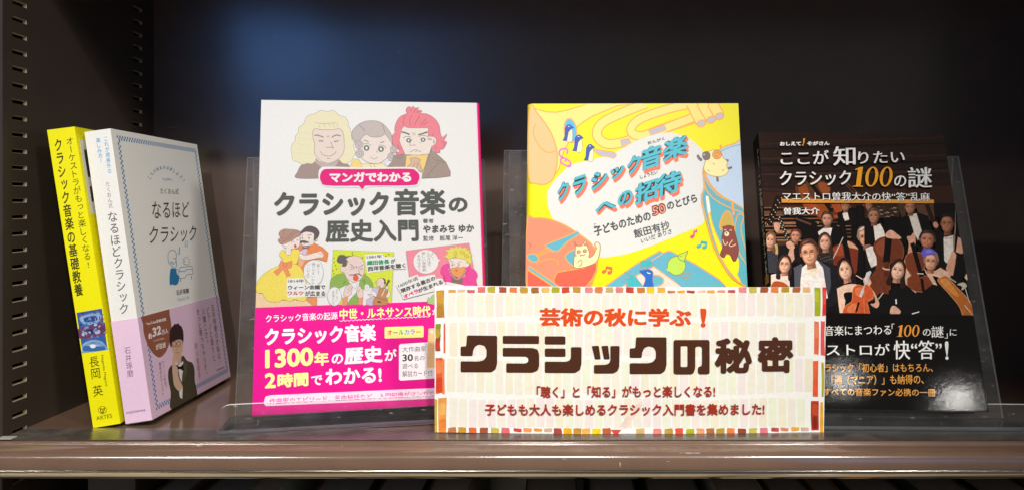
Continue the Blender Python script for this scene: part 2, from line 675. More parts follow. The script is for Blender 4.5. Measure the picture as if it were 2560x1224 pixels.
# ================================================================== clear plastics
def clear(name, tint=0.95, haze=0.05, rough=0.03, scratch=0.0, bright=0.75, warm=0.0):
    """thin clear acrylic: see-through with a mirror sheen, a little dusty haze and scuffs"""
    m = bpy.data.materials.new(name)
    m.use_nodes = True
    nt = m.node_tree
    nt.nodes.clear()
    out = nt.nodes.new('ShaderNodeOutputMaterial')
    tr = nt.nodes.new('ShaderNodeBsdfTransparent')
    tr.inputs['Color'].default_value = (tint, tint, tint, 1)
    gl = nt.nodes.new('ShaderNodeBsdfGlossy')
    gl.inputs['Roughness'].default_value = rough
    gl.inputs['Color'].default_value = (0.95, 0.95, 0.95, 1)
    df = nt.nodes.new('ShaderNodeBsdfDiffuse')
    df.inputs['Color'].default_value = (bright, bright * (0.985 - warm * .5), bright * (0.96 - warm), 1)
    fr = nt.nodes.new('ShaderNodeFresnel')
    fr.inputs['IOR'].default_value = 1.55
    mx1 = nt.nodes.new('ShaderNodeMixShader')
    mx2 = nt.nodes.new('ShaderNodeMixShader')
    nt.links.new(fr.outputs[0], mx1.inputs[0])
    nt.links.new(tr.outputs[0], mx1.inputs[1])
    nt.links.new(gl.outputs[0], mx1.inputs[2])
    tc = nt.nodes.new('ShaderNodeTexCoord')
    nz = nt.nodes.new('ShaderNodeTexNoise')
    nz.inputs['Scale'].default_value = 60.0
    nz.inputs['Detail'].default_value = 8.0
    nz.inputs['Roughness'].default_value = 0.7
    nt.links.new(tc.outputs['Object'], nz.inputs['Vector'])
    cr = nt.nodes.new('ShaderNodeMapRange')
    cr.inputs['From Min'].default_value = 0.35
    cr.inputs['From Max'].default_value = 0.75
    cr.inputs['To Min'].default_value = haze * 0.35
    cr.inputs['To Max'].default_value = haze * 1.9
    nt.links.new(nz.outputs['Fac'], cr.inputs['Value'])
    if haze > 0.5:      # sawn edge: evenly frosted
        cr.inputs['To Min'].default_value = haze * 0.85
        cr.inputs['To Max'].default_value = haze * 1.05
    fac = cr.outputs['Result']
    if scratch:
        mp = nt.nodes.new('ShaderNodeMapping')
        mp.inputs['Scale'].default_value = (160, 160, 420)
        mp.inputs['Rotation'].default_value = (0.3, 0.5, 0.4)
        nt.links.new(tc.outputs['Object'], mp.inputs['Vector'])
        n2 = nt.nodes.new('ShaderNodeTexNoise')
        n2.inputs['Scale'].default_value = 1.0
        n2.inputs['Detail'].default_value = 2.0
        nt.links.new(mp.outputs['Vector'], n2.inputs['Vector'])
        r2 = nt.nodes.new('ShaderNodeMapRange')
        r2.inputs['From Min'].default_value = 0.69
        r2.inputs['From Max'].default_value = 0.74
        r2.inputs['To Max'].default_value = scratch
        nt.links.new(n2.outputs['Fac'], r2.inputs['Value'])
        ad = nt.nodes.new('ShaderNodeMath')
        ad.operation = 'ADD'
        ad.use_clamp = True
        nt.links.new(fac, ad.inputs[0])
        nt.links.new(r2.outputs['Result'], ad.inputs[1])
        fac = ad.outputs[0]
    nt.links.new(fac, mx2.inputs[0])
    nt.links.new(mx1.outputs[0], mx2.inputs[1])
    nt.links.new(df.outputs[0], mx2.inputs[2])
    nt.links.new(mx2.outputs[0], out.inputs['Surface'])
    return m


M_acr = clear('clear_acrylic', 0.965, 0.030, 0.02, 0.22)
M_acr_edge = clear('acrylic_edge', 0.80, 0.85, 0.08, 0.0, 1.0)
M_film = clear('clear_film', 0.93, 0.11, 0.22, 0.10, 0.55, 0.18)


def sheet(prof, th, x0, x1, name, parent, corner=None):
    """a bent clear sheet: line profile in (y, z), thickness th, between x0 and x1; corner rounds the top corners"""
    L, R = [], []
    k = len(prof)
    for i in range(k):
        a, b = prof[max(i - 1, 0)], prof[min(i + 1, k - 1)]
        dy, dz = b[0] - a[0], b[1] - a[1]
        d = math.hypot(dy, dz)
        ny, nz = -dz / d * th / 2, dy / d * th / 2
        L.append((prof[i][0] + ny, prof[i][1] + nz))
        R.append((prof[i][0] - ny, prof[i][1] - nz))
    mb = MB()
    n = 0
    ins = []
    tot = sum(math.hypot(prof[i + 1][0] - prof[i][0], prof[i + 1][1] - prof[i][1]) for i in range(k - 1))
    run = 0.0
    for i in range(k):
        if i: run += math.hypot(prof[i][0] - prof[i - 1][0], prof[i][1] - prof[i - 1][1])
        e = tot - run
        ins.append(corner - math.sqrt(max(0, corner ** 2 - (corner - e) ** 2)) if corner and e < corner else 0.0)
    for side in (L, R):
        for i in range(k):
            mb.v += [(x0 + ins[i], *side[i]), (x1 - ins[i], *side[i])]
    for s in (0, 1):
        for i in range(k - 1):
            b = s * 2 * k + 2 * i
            mb.f.append((b, b + 1, b + 3, b + 2)); mb.i.append(0)
    for i in range(k - 1):
        for j in (0, 1):
            a, b = 2 * i + j, 2 * k + 2 * i + j
            mb.f.append((a, a + 2, b + 2, b)); mb.i.append(1)
    for e in (0, k - 1):
        mb.f.append((2 * e, 2 * e + 1, 2 * k + 2 * e + 1, 2 * k + 2 * e)); mb.i.append(1)
    return mb.build(name, [M_acr, M_acr_edge], parent)


def book_stand(loc, yaw, lipw, lip_h, y_bend, lean, plate_h, px0, px1, label):
    mat = Matrix.Translation(loc) @ Matrix.Rotation(math.radians(yaw), 4, 'Z')
    t = thing('book_stand', label, 'book stand', mat, 'clear acrylic book stands on the shelf')
    lz = [0.0006 + lip_h * q for q in (0, 0.3, 0.55, 0.68, 0.78, 0.86, 0.92, 0.96, 0.985, 1.0)]
    sheet([(0.0, z) for z in lz], 0.0022, 0.0, lipw, 'front_lip', t, lip_h * 0.42)
    sheet([(0.0013, 0.0018), (y_bend, 0.0018)], 0.0022, 0.0004, lipw - 0.0004, 'base', t)
    s, c = math.sin(math.radians(lean)), math.cos(math.radians(lean))
    sheet([(y_bend + 0.0012, 0.0035), (y_bend + 0.0012 + s * plate_h, 0.0035 + c * plate_h)], 0.0022, px0, px1, 'back_plate', t)
    top = (y_bend + 0.0018 + s * plate_h, 0.0045 + c * plate_h)
    w = px1 - px0
    sheet([(top[0] + 0.0014, top[1] - 0.002), (min(top[0] + 0.022, top[0] + 0.022), 0.0018)], 0.0022, px0 + w * 0.02, px1 - w * 0.02, 'rear_leg', t)
    return t


# clear film of the price rail lying along the front of the board
mb = MB()
mb.box(-0.3335, 0.400, 0.4683, 0.4926, 0.0002, 0.0007)
o = mb.build('shelf_film', [M_film])
tag(o, 'strip of clear plastic film lying along the front of the shelf board', 'film')
M_white_plastic = principled('white_plastic', (0.4, 0.38, 0.33), 0.45)[0]
mb = MB()
mb.box(-0.3355, -0.3265, 0.4672, 0.4730, 0.0009, 0.0016)
o = mb.build('corner_clip', [M_white_plastic])
tag(o, 'small whitish clip at the left front corner of the shelf', 'clip')
bevel_obj(o, 0.0004)


# ================================================================== books
def pose(rx, ry, rz, x, y, z):
    return Matrix.Translation((x, y, z + CAMZ)) @ Euler((math.radians(rx), math.radians(ry), math.radians(rz)), 'XYZ').to_matrix().to_4x4()


def pages_mat():
    c = lin('#d9cfb8')
    m, nt, b = principled('page_edges', c, 0.8, 0.2)
    tc = nt.nodes.new('ShaderNodeTexCoord')
    wv = nt.nodes.new('ShaderNodeTexNoise')
    mp = nt.nodes.new('ShaderNodeMapping')
    mp.inputs['Scale'].default_value = (8, 3500, 8)
    nt.links.new(tc.outputs['Object'], mp.inputs['Vector'])
    nt.links.new(mp.outputs['Vector'], wv.inputs['Vector'])
    cr = nt.nodes.new('ShaderNodeValToRGB')
    cr.color_ramp.elements[0].color = (*[q * 0.6 for q in c], 1)
    cr.color_ramp.elements[1].color = (*c, 1)
    cr.color_ramp.elements[0].position = 0.35
    cr.color_ramp.elements[1].position = 0.6
    nt.links.new(wv.outputs['Fac'], cr.inputs['Fac'])
    nt.links.new(cr.outputs['Color'], b.inputs['Base Color'])
    return m


M_pages = pages_mat()


def slab(x0, x1, y0, y1, z0, z1, front=False):
    """box without overlapping the printed face"""
    mb = MB()
    mb.box(x0, x1, y0, y1, z0, z1)
    return mb


def round_prof(x_in, x_out, t, r, n=6):
    """(x, y) outline of a spine whose two outer corners are rounded with radius r"""
    s = 1 if x_out > x_in else -1
    P = [(x_in, 0.0)]
    for i in range(n + 1):
        a = math.pi / 2 * i / n
        P.append((x_out - s * r + s * r * math.sin(a), r - r * math.cos(a)))
    for i in range(n + 1):
        a = math.pi / 2 * i / n
        P.append((x_out - s * r + s * r * math.cos(a), t - r + r * math.sin(a)))
    P.append((x_in, t))
    return P


def run_up(P, z0, z1):
    """prism of an (x, y) outline between two heights"""
    mb = MB()
    k = len(P)
    mb.v = [(x, y, z0) for x, y in P] + [(x, y, z1) for x, y in P]
    for j in range(k):
        a, b = j, (j + 1) % k
        mb.f.append((a, b, k + b, k + a)); mb.i.append(0)
    mb.f += [tuple(range(k - 1, -1, -1)), tuple(range(k, 2 * k))]
    mb.i += [0, 0]
    return mb

# ------------------------------------------------------------------ pink and white comic history, second stand
W_, H_, T_ = 0.150, 0.210, 0.016
Mx = pose(-12.3, -0.64, 11.3, -0.1914, 0.4923, -0.1352)
bk = thing('book', 'white and magenta comic book with three cartoon composers on its cover', 'book', Mx, 'books displayed on the shelf')
F = Face(Mx, (0, 0, 0), (1, 0, 0), (0, 0, 1), W_, H_)
A = Art(F, 'grain')
A.lw = 1.25
# three composers
A.z(720, 250, 5.3214)
LN = '#7d7872'
A.P('#a8938c', [(110, 1040), (125, 960), (180, 865), (260, 850), (370, 790), (450, 840), (540, 850), (670, 800), (760, 850), (800, 860), (820, 900), (820, 1000), (420, 1045)], 1, (LN, 3))
A.P('#c6b3ae', [(375, 800), (362, 830), (440, 890), (500, 915), (610, 905), (672, 800), (540, 850)], 1)
A.E('#f0c890', 430, 930, 16, 18, 0, ('#a07850', 3))
A.P('#eee6c2', [(345, 190), (440, 140), (525, 160), (600, 140), (690, 210), (760, 230), (802, 300), (800, 340), (830, 390), (825, 410), (852, 450), (850, 520), (882, 570), (870, 610), (892, 680), (890, 730), (862, 770), (855, 800), (800, 842), (730, 845), (660, 780), (540, 700), (385, 770), (365, 810), (320, 850), (250, 845), (200, 860), (135, 830), (65, 800), (50, 720), (40, 650), (60, 590), (95, 540), (100, 480), (135, 440), (145, 370), (215, 310), (240, 240), (300, 195)], 1, ('#a5a090', 4))
A.P('#ecdacf', [(330, 420), (365, 385), (450, 398), (600, 398), (690, 385), (735, 450), (747, 560), (748, 650), (730, 720), (680, 780), (600, 830), (540, 842), (460, 825), (390, 770), (350, 700), (355, 600), (335, 520)], 1, (LN, 4))
for q in ([(350, 470), (400, 468), (475, 496)], [(580, 498), (640, 466), (705, 478)], [(565, 555), (605, 650)], [(606, 640), (560, 632), (505, 635)], [(435, 685), (460, 730), (540, 750), (610, 725), (640, 685)], [(515, 780), (568, 780)], [(520, 478), (524, 500)], [(543, 476), (541, 500)]):
    A.S(LN, 5, q)
for q in ([(350, 478), (400, 478), (472, 502)], [(582, 505), (640, 475), (700, 484)], [(410, 540), (470, 545)], [(410, 552), (468, 553)], [(612, 552), (680, 540)], [(612, 560), (660, 556)]):
    A.S('#75716c', 5, q)
for q in ([(175, 435), (240, 437), (300, 455)], [(145, 505), (220, 520), (310, 530)], [(120, 580), (210, 605), (300, 615)], [(95, 700), (200, 722), (320, 730)], [(710, 405), (765, 400)], [(755, 480), (780, 475)], [(760, 550), (815, 555)], [(765, 645), (830, 640)], [(750, 745), (820, 755)]):
    q = catmull(q, False, 6)
    for p in q[::2]:
        A.E('#b3aa90', p[0], p[1], 4, 3, n=8)
for q in ([(365, 300), (480, 318), (655, 300)], [(410, 330), (425, 370)], [(475, 320), (490, 370)], [(550, 325), (560, 365)], [(605, 320), (615, 370)], [(655, 320), (665, 360)]):
    A.S('#b3aa90', 3, q)
A.P('#f4da8a', [(820, 890), (880, 785), (940, 790), (990, 860), (970, 912), (820, 912)], 0, (LN, 3))
A.P('#f3e8bc', [(990, 850), (1160, 855), (1260, 840), (1310, 890), (1310, 912), (975, 912)], 0, (LN, 3))
A.P('#e9e9f2', [(1275, 830), (1330, 810), (1390, 815), (1320, 890)], 0, (LN, 3))
A.P('#c9bcb8', [(850, 430), (900, 360), (990, 300), (1100, 278), (1230, 300), (1330, 390), (1380, 480), (1388, 600), (1370, 660), (1200, 640), (950, 640), (880, 540), (850, 500)], 1, (LN, 4))
A.P('#efe0d6', [(945, 560), (1000, 490), (1045, 462), (1100, 490), (1180, 498), (1250, 485), (1292, 460), (1350, 530), (1385, 600), (1370, 690), (1320, 770), (1240, 835), (1160, 852), (1060, 835), (980, 780), (940, 700), (930, 620)], 1, (LN, 4))
for x, y, r in ((945, 595, 54), (955, 715, 54), (1405, 660, 46), (1375, 760, 50)):
    A.E('#d2c6c6', x, y, r, r + 2, 0, (LN, 4))
    A.S(LN, 4, [(x - r * .6, y), (x - r * .2, y - r * .6), (x + r * .5, y - r * .3), (x + r * .45, y + r * .4), (x, y + r * .5), (x - r * .2, y + r * .1), (x + r * .1, y)])
for x, y in ((1045, 642), (1237, 657)):
    A.E('#747a76', x, y, 38, 38)
    A.E('#f3f1ee', x, y, 15, 19)
for q in ([(1010, 535), (1072, 558)], [(1225, 575), (1282, 555)]):
    A.S('#84807a', 8, q)
for q in ([(1100, 755), (1140, 790), (1195, 762)], [(1190, 668), (1180, 692), (1195, 705)], [(1000, 590), (1060, 582), (1105, 612)], [(1200, 615), (1260, 605), (1310, 650)], [(940, 330), (985, 372), (1030, 420)], [(1255, 330), (1275, 380), (1285, 440)], [(1090, 870), (1110, 900)], [(1140, 868), (1160, 900)]):
    A.S(LN, 4, q)
A.P('#f08a96', [(1385, 480), (1420, 440), (1420, 370), (1450, 280), (1500, 220), (1580, 182), (1568, 140), (1590, 100), (1622, 92), (1632, 112), (1668, 86), (1680, 108), (1745, 108), (1705, 128), (1782, 150), (1755, 180), (1850, 190), (1950, 250), (2010, 340), (2030, 460), (2060, 500), (2112, 455), (2092, 510), (2075, 540), (2112, 565), (2098, 600), (2062, 655), (2020, 660), (2022, 700), (1970, 702), (1900, 650), (1700, 700), (1540, 725), (1450, 735), (1440, 700), (1490, 690), (1450, 640), (1400, 600), (1388, 540)], 1, ('#9a6a6e', 4))
A.P('#a9968c', [(1325, 890), (1390, 810), (1400, 740), (1540, 735), (1578, 740), (1560, 912), (1320, 912)], 0, (LN, 3))
A.P('#a9968c', [(1862, 725), (1908, 660), (2000, 740), (2100, 830), (2162, 960), (2160, 1015), (1990, 1036), (1780, 1045), (1795, 940)], 0, ('#7a726c', 4))
A.P('#f3d287', [(1576, 742), (1865, 725), (1800, 980), (1740, 950), (1556, 912)], 0, (LN, 3))
A.P('#dab8a2', [(1620, 790), (1690, 770), (1762, 800), (1745, 838), (1780, 910), (1792, 965), (1700, 925), (1580, 912), (1640, 842)], 1, (LN, 4))
for q in ([(1905, 660), (1860, 800), (1790, 960)], [(2010, 830), (1900, 950), (1830, 1040)], [(1910, 755), (1960, 800), (2020, 810), (2080, 850)], [(1690, 840), (1655, 905)], [(1725, 840), (1712, 915)], [(1430, 760), (1490, 780), (1525, 755)]):
    A.S('#7a726c', 4, q)
A.P('#f1e3d9', [(1540, 352), (1600, 375), (1700, 376), (1865, 376), (1862, 490), (1940, 490), (1976, 530), (1965, 590), (1910, 625), (1880, 720), (1720, 738), (1560, 730), (1500, 600), (1480, 545), (1505, 410)], 0, (LN, 4))
for x, y in ((1605, 541), (1797, 533)):
    A.E('#757b77', x, y, 32, 30)
    A.E('#f3f1ee', x, y, 12, 14)
for q in ([(1508, 428), (1560, 440), (1618, 464)], [(1732, 470), (1800, 448), (1858, 428)]):
    A.S('#6f736f', 15, q)
for q in ([(1535, 515), (1570, 488), (1640, 498)], [(1738, 492), (1800, 474), (1858, 492)], [(1650, 525), (1618, 602), (1702, 602)], [(1625, 696), (1698, 664), (1768, 696)], [(1660, 438), (1662, 478)], [(1688, 438), (1690, 476)], [(1690, 682), (1692, 696)], [(1706, 682), (1708, 696)], [(1855, 515), (1915, 520)], [(1860, 532), (1910, 538)], [(1945, 520), (1932, 560), (1945, 580), (1950, 555)], [(1750, 572), (1772, 578)]):
    A.S('#77736e', 5, q)
for q in ([(1560, 210), (1535, 280), (1540, 345)], [(1650, 205), (1620, 270), (1626, 352)], [(1755, 215), (1705, 290), (1692, 332)], [(1840, 250), (1790, 310), (1770, 345)], [(1872, 298), (1800, 330)], [(2040, 555), (2080, 580), (2075, 625)], [(1955, 620), (1985, 660)], [(1460, 590), (1470, 630), (1500, 650)], [(1935, 445), (1918, 490)], [(1640, 112), (1630, 160)], [(1700, 130), (1675, 170)], [(1740, 150), (1710, 178)]):
    A.S('#b05866', 4, q)
# banner
A.P('#f1efec', [(425, 920), (520, 890), (1000, 900), (1600, 895), (1712, 925), (1768, 1010), (1748, 1105), (1655, 1160), (1105, 1158), (990, 1212), (935, 1168), (520, 1158), (425, 1085), (405, 1000)])
A.P('#e7267e', [(465, 938), (560, 920), (1000, 922), (1600, 918), (1700, 945), (1749, 1010), (1730, 1092), (1650, 1138), (1100, 1142), (530, 1142), (440, 1085), (427, 1010)], 1, kind='grain')
A.P('#e7267e', [(935, 1138), (1030, 1138), (992, 1194)], 0)
A.T('#f6f2f0', 'マンガでわかる', (553, 1100), (1640, 1092), (553, 965), 0.055)
# title
A.z(620, 240, 2.9145)
TC = '#5b5d57'
A.T(TC, 'クラシック', (190, 880), (1030, 872), (190, 702), 0.045)
A.T(TC, '音楽', (1062, 872), (1440, 868), (1062, 677), 0.036)
A.T(TC, 'の', (1462, 848), (1600, 846), (1462, 742), 0.045)
A.T(TC, '歴史入門', (565, 1066), (1245, 1056), (565, 902), 0.038)
A.T(TC, '著者', (1274, 927), (1352, 925), (1274, 895))
A.T(TC, 'やまみち ゆか', (1275, 1000), (1648, 992), (1275, 942), 0.04)
A.T(TC, '監修　飯尾 洋一', (1276, 1055), (1566, 1050), (1276, 1018))
# waltz couple
A.z(640, 560, 5.5636)
LB_ = '#a08468'
A.P('#f5d3aa', [(-10, 940), (100, 985), (300, 1060), (600, 1060), (700, 1050), (790, 1130), (400, 1150), (-10, 1170)], 0)
A.P('#f09a62', [(705, 1020), (848, 1008), (846, 1135), (782, 1135), (760, 1090), (690, 1045)], 0, (LB_, 5))
A.P('#f4b48a', [(590, 480), (640, 400), (735, 300), (705, 500), (690, 600), (640, 620), (585, 580)], 0, (LB_, 3))
A.P('#f08c54', [(620, 292), (640, 270), (655, 330), (600, 400), (575, 580), (555, 580), (585, 420), (575, 350)], 1, (LB_, 4))
A.P('#f08c54', [(735, 320), (810, 265), (930, 325), (1005, 400), (985, 520), (900, 495), (840, 482), (745, 510), (690, 545), (682, 610), (660, 660), (620, 600), (650, 580), (700, 480)], 0, (LB_, 4))
A.P('#dcc8e8', [(640, 350), (693, 345), (705, 395), (680, 428), (648, 412)], 0, ('#9a88a8', 3))
A.P('#9c7a72', [(640, 312), (690, 320), (740, 308), (735, 348), (690, 332), (645, 342)], 0, ('#6c5450', 3))
A.P('#f2e2d8', [(632, 132), (700, 105), (800, 128), (815, 180), (852, 182), (850, 225), (812, 242), (790, 285), (700, 302), (640, 292), (620, 200)], 1, (LB_, 4))
A.P('#665a5e', [(612, 125), (680, 52), (750, 28), (830, 50), (880, 112), (860, 182), (805, 232), (806, 135), (700, 108), (632, 134)], 1, ('#4c4246', 3))
A.P('#70605f', [(606, 240), (650, 228), (690, 232), (745, 258), (695, 266), (650, 262), (612, 268)], 1)
A.E('#55504c', 646, 196, 7, 13)
A.E('#55504c', 738, 196, 8, 14)
A.S('#55504c', 6, [(715, 160), (775, 150)])
A.S('#55504c', 6, [(632, 160), (660, 155)])
A.P('#e88080', [(655, 270), (690, 270), (675, 285)], 0)
A.P('#f3e3da', [(400, 260), (500, 230), (590, 170), (612, 250), (582, 330), (490, 350), (505, 410), (460, 428), (410, 412), (420, 340), (378, 300)], 1, (LB_, 4))
A.P('#b89284', [(325, 255), (308, 220), (340, 190), (318, 140), (345, 95), (400, 70), (470, 75), (540, 80), (610, 100), (615, 140), (590, 172), (500, 225), (430, 262), (370, 278), (340, 270)], 1, ('#8c6a5c', 4))
for q in ([(345, 190), (420, 200), (500, 150), (600, 110)], [(400, 150), (380, 110), (420, 90)], [(470, 150), (520, 110), (580, 100)], [(360, 240), (430, 220), (520, 170)]):
    A.S('#8c6a5c', 4, q)
A.E('#dc5468', 548, 306, 19, 26, -8)
A.S('#70605f', 5, [(485, 252), (508, 238), (532, 250)])
A.S('#70605f', 5, [(560, 232), (578, 222), (592, 232)])
A.E('#f4ece4', 405, 318, 14, 14, 0, (LB_, 3))
A.P('#f7e05e', [(330, 440), (340, 390), (390, 355), (420, 420), (480, 425), (505, 350), (590, 355), (612, 382), (600, 450), (550, 560), (400, 560), (375, 490)], 1, ('#b8a050', 4))
A.P('#f6e064', [(0, 850), (60, 740), (150, 660), (260, 600), (400, 555), (540, 552), (610, 590), (650, 650), (680, 740), (720, 900), (705, 1010), (690, 1058), (620, 1065), (540, 1042), (470, 1072), (390, 1045), (300, 1077), (180, 1067), (110, 1000), (100, 962), (20, 950), (0, 900)], 1, ('#b8a050', 4))
A.P('#f3e3da', [(608, 400), (680, 430), (780, 405), (860, 385), (900, 372), (942, 420), (930, 462), (880, 464), (700, 500), (620, 482), (600, 450)], 1, (LB_, 4))
A.S(LB_, 4, [(870, 405), (915, 410), (925, 440)])
A.P('#f2986c', [(345, 500), (405, 540), (505, 508), (500, 545), (492, 600), (440, 622), (484, 712), (430, 728), (380, 622), (295, 712), (245, 662), (332, 600), (318, 570), (338, 540)], 0, ('#b06a44', 5))
A.E('#f2986c', 405, 562, 26, 30, 0, ('#b06a44', 4))
A.P('#f1efec', [(690, 560), (740, 515), (830, 495), (900, 540), (936, 640), (925, 740), (880, 820), (780, 842), (695, 765), (665, 690), (670, 600)], 1, ('#9a9894', 4))
GR = '#8c8a88'
A.V(GR, '軽くて', (845, 550), (890, 550), (845, 692))
A.V(GR, '踊りやすいから', (776, 535), (826, 535), (768, 832))
A.V(GR, 'いいわぁ', (715, 548), (755, 548), (700, 700))
A.S(GR, 4, [(720, 745), (700, 722), (708, 708), (720, 718), (732, 708), (740, 722), (720, 745)])
A.P('#f1efec', [(432, 752), (670, 742), (690, 836), (962, 828), (985, 920), (972, 1002), (440, 1015), (425, 900)], 0)
A.T('#6c6c68', '1814年', (445, 812), (670, 808), (445, 765), 0.03)
A.T('#5e5e5a', 'ウィーン会議で', (445, 912), (965, 903), (445, 846), 0.05)
A.T('#e2543c', 'ワルツ', (442, 985), (665, 982), (440, 932), 0.06)
A.T('#5e5e5a', 'が広まる', (682, 1000), (966, 996), (680, 926), 0.05)
# lord listening to music
A.z(810, 590, 6.441)
LO = '#6c6a60'
A.P('#dbe742', [(150, 220), (1125, 262), (1085, 1110), (95, 1120)], 0, (LO, 4))
for x, y in ((165, 350), (165, 420), (185, 470), (205, 525), (145, 550), (160, 600), (460, 260), (465, 295), (1000, 320), (1045, 290), (660, 605), (620, 345)):
    A.E('#a8b830', x, y, 8, 14, 30, (LO, 3), n=8)
A.P('#92b658', [(95, 830), (115, 690), (200, 620), (330, 600), (380, 690), (440, 760), (400, 810), (300, 815), (200, 850), (100, 900)], 1, (LO, 4))
A.P('#92b658', [(600, 640), (640, 610), (720, 660), (782, 750), (782, 835), (700, 865), (560, 800), (560, 720)], 1, (LO, 4))
A.P('#efeaec', [(380, 690), (460, 735), (560, 720), (575, 700), (550, 870), (400, 1050), (330, 1090), (250, 840), (330, 800), (430, 770)], 0, ('#aaa8a0', 3))
A.P('#efeaec', [(640, 860), (780, 830), (800, 1000), (700, 1090), (620, 1090)], 1, ('#aaa8a0', 3))
A.P('#92b658', [(355, 1105), (430, 1000), (550, 870), (565, 1100)], 0, (LO, 3))
A.P('#ecd4ce', [(350, 372), (400, 330), (470, 312), (570, 330), (640, 400), (656, 470), (642, 600), (600, 680), (520, 732), (460, 732), (380, 690), (330, 600), (318, 576), (280, 570), (264, 520), (290, 475), (350, 482), (390, 405)], 1, (LO, 4))
A.P('#6e6466', [(330, 305), (250, 305), (215, 360), (215, 410), (260, 435), (300, 440), (295, 482), (350, 484), (372, 412), (384, 392), (352, 372), (400, 332), (470, 313), (350, 322)], 1, ('#504a4c', 3))
A.E('#ee6440', 512, 668, 42, 48, 0, ('#a04830', 4))
for q in ([(415, 435), (455, 470), (497, 512)], [(637, 455), (595, 480), (553, 512)], [(430, 490), (487, 517), (425, 532)], [(627, 510), (574, 525), (622, 542)], [(553, 530), (580, 595), (500, 602)], [(515, 480), (517, 510)], [(530, 478), (531, 510)], [(645, 690), (660, 730), (640, 760)], [(620, 700), (635, 730)], [(310, 760), (350, 720)]):
    A.S('#5c5850', 6, q, 0)
A.S('#5c5652', 11, [(408, 620), (480, 618), (540, 602), (612, 632)])
for q in ([(320, 955), (330, 860), (370, 800), (420, 765), (462, 790), (452, 850), (442, 920), (400, 962), (350, 972)], [(528, 930), (535, 845), (570, 795), (602, 830), (632, 900), (618, 982), (560, 992)]):
    A.P('#ecd4ce', q, 1, (LO, 4))
for q in ([(380, 860), (440, 800)], [(390, 900), (450, 830)], [(540, 870), (560, 900)], [(565, 850), (580, 890)]):
    A.S(LO, 4, q)
A.P('#f09c7a', [(300, 990), (388, 960), (372, 1110), (292, 1115)], 0, (LO, 3))
A.P('#f09c7a', [(550, 1000), (632, 975), (622, 1100), (555, 1105)], 0, (LO, 3))
A.P('#efeaec', [(430, 760), (490, 735), (545, 760), (500, 850), (455, 800)], 0, ('#c06a50', 4))
A.E('#f1efec', 170, 965, 112, 152, 0, ('#9a9894', 4))
A.V(GR, 'おもしろい', (188, 848), (232, 848), (186, 1045))
A.V(GR, '音楽だな', (128, 870), (172, 870), (128, 1092))
A.E('#f1efec', 692, 822, 40, 52, 0, ('#9a9894', 3))
A.V(GR, 'ホウ', (678, 795), (706, 795), (678, 850))
A.P('#cfc4dc', [(770, 842), (850, 820), (905, 860), (830, 970)], 1, (LO, 3))
A.P('#cfc4dc', [(695, 1010), (790, 1000), (805, 1100), (695, 1100)], 1, (LO, 3))
A.E('#efeaec', 1010, 920, 55, 70, 0, (LO, 3))
A.E('#efeaec', 800, 930, 60, 40, 50, (LO, 3))
A.E('#ecd4ce', 915, 752, 68, 80, 0, (LO, 4))
A.P('#5f5658', [(945, 668), (985, 690), (995, 760), (965, 762), (970, 720)], 1)
A.E('#e87858', 898, 805, 14, 18)
for q in ([(870, 730), (872, 760)], [(930, 740), (932, 765)], [(830, 715), (822, 770)]):
    A.S('#7aa0b0', 5, q, 0)
A.P('#c98e60', [(870, 905), (895, 845), (960, 830), (1020, 842), (1032, 900), (1000, 960), (1022, 1010), (1010, 1100), (800, 1100), (805, 1010), (858, 960)], 1, ('#8a5a3c', 4))
A.S('#6e5040', 22, [(960, 900), (990, 830), (1040, 712)], 0)
A.E('#7c5a46', 1040, 720, 20, 26, 20)
A.S('#efe2d0', 12, [(930, 960), (985, 840)], 0)
A.S('#4a3a34', 18, [(865, 1050), (915, 1060)], 0)
A.S('#9c6c54', 9, [(705, 930), (860, 985), (1020, 1030)], 0)
A.E('#ecd4ce', 1015, 825, 26, 30, 0, (LO, 3))
A.E('#ecd4ce', 765, 955, 26, 30, 0, (LO, 3))
A.P('#f1efec', [(662, 300), (935, 278), (962, 332), (1155, 340), (1160, 430), (1310, 430), (1315, 525), (1125, 530), (700, 592), (680, 480), (665, 400)], 0)
A.T('#55564f', '1581年', (690, 365), (935, 348), (686, 312), 0.03)
A.T('#35a270', '織田信長', (694, 472), (1055, 445), (690, 395), 0.06)
A.T('#55564f', 'が', (1077, 436), (1150, 430), (1074, 368), 0.05)
A.T('#55564f', '西洋音楽を聴く', (706, 566), (1312, 506), (702, 488), 0.05)
# opera panel
A.z(980, 590, 6.441)
LP = '#a86a74'
A.P('#f590a2', [(226, 238), (1240, 114), (1312, 520), (1345, 800), (690, 810), (420, 700), (284, 690)], 0, (LP, 4))
A.E('#f1efec', 545, 410, 205, 195, 0, (LP, 4))
A.P('#f1efec', [(735, 370), (785, 382), (735, 410)], 0)
GP = '#85726f'
A.V(GP, 'よし!', (630, 258), (678, 258), (632, 382))
A.V(GP, 'この方法で', (556, 240), (618, 240), (566, 490))
A.V(GP, '新しい音楽劇', (476, 250), (540, 250), (486, 562))
A.V(GP, 'を作るぞ〜', (402, 300), (460, 300), (412, 565))
A.P('#f052a2', [(780, 590), (800, 500), (860, 452), (912, 448), (930, 560), (965, 640), (955, 750), (830, 725), (820, 640)], 1, ('#b83478', 4))
A.P('#f052a2', [(1165, 520), (1240, 450), (1278, 525), (1320, 535), (1366, 590), (1372, 650), (1350, 700), (1355, 800), (1130, 800), (1130, 680), (1190, 640)], 1, ('#b83478', 4))
A.S('#b83478', 4, [(1185, 640), (1195, 590), (1250, 530)])
A.S('#b83478', 4, [(1190, 700), (1230, 735), (1290, 745)])
A.P('#907068', [(960, 650), (1135, 665), (1128, 790), (955, 750)], 0, ('#6c504c', 3))
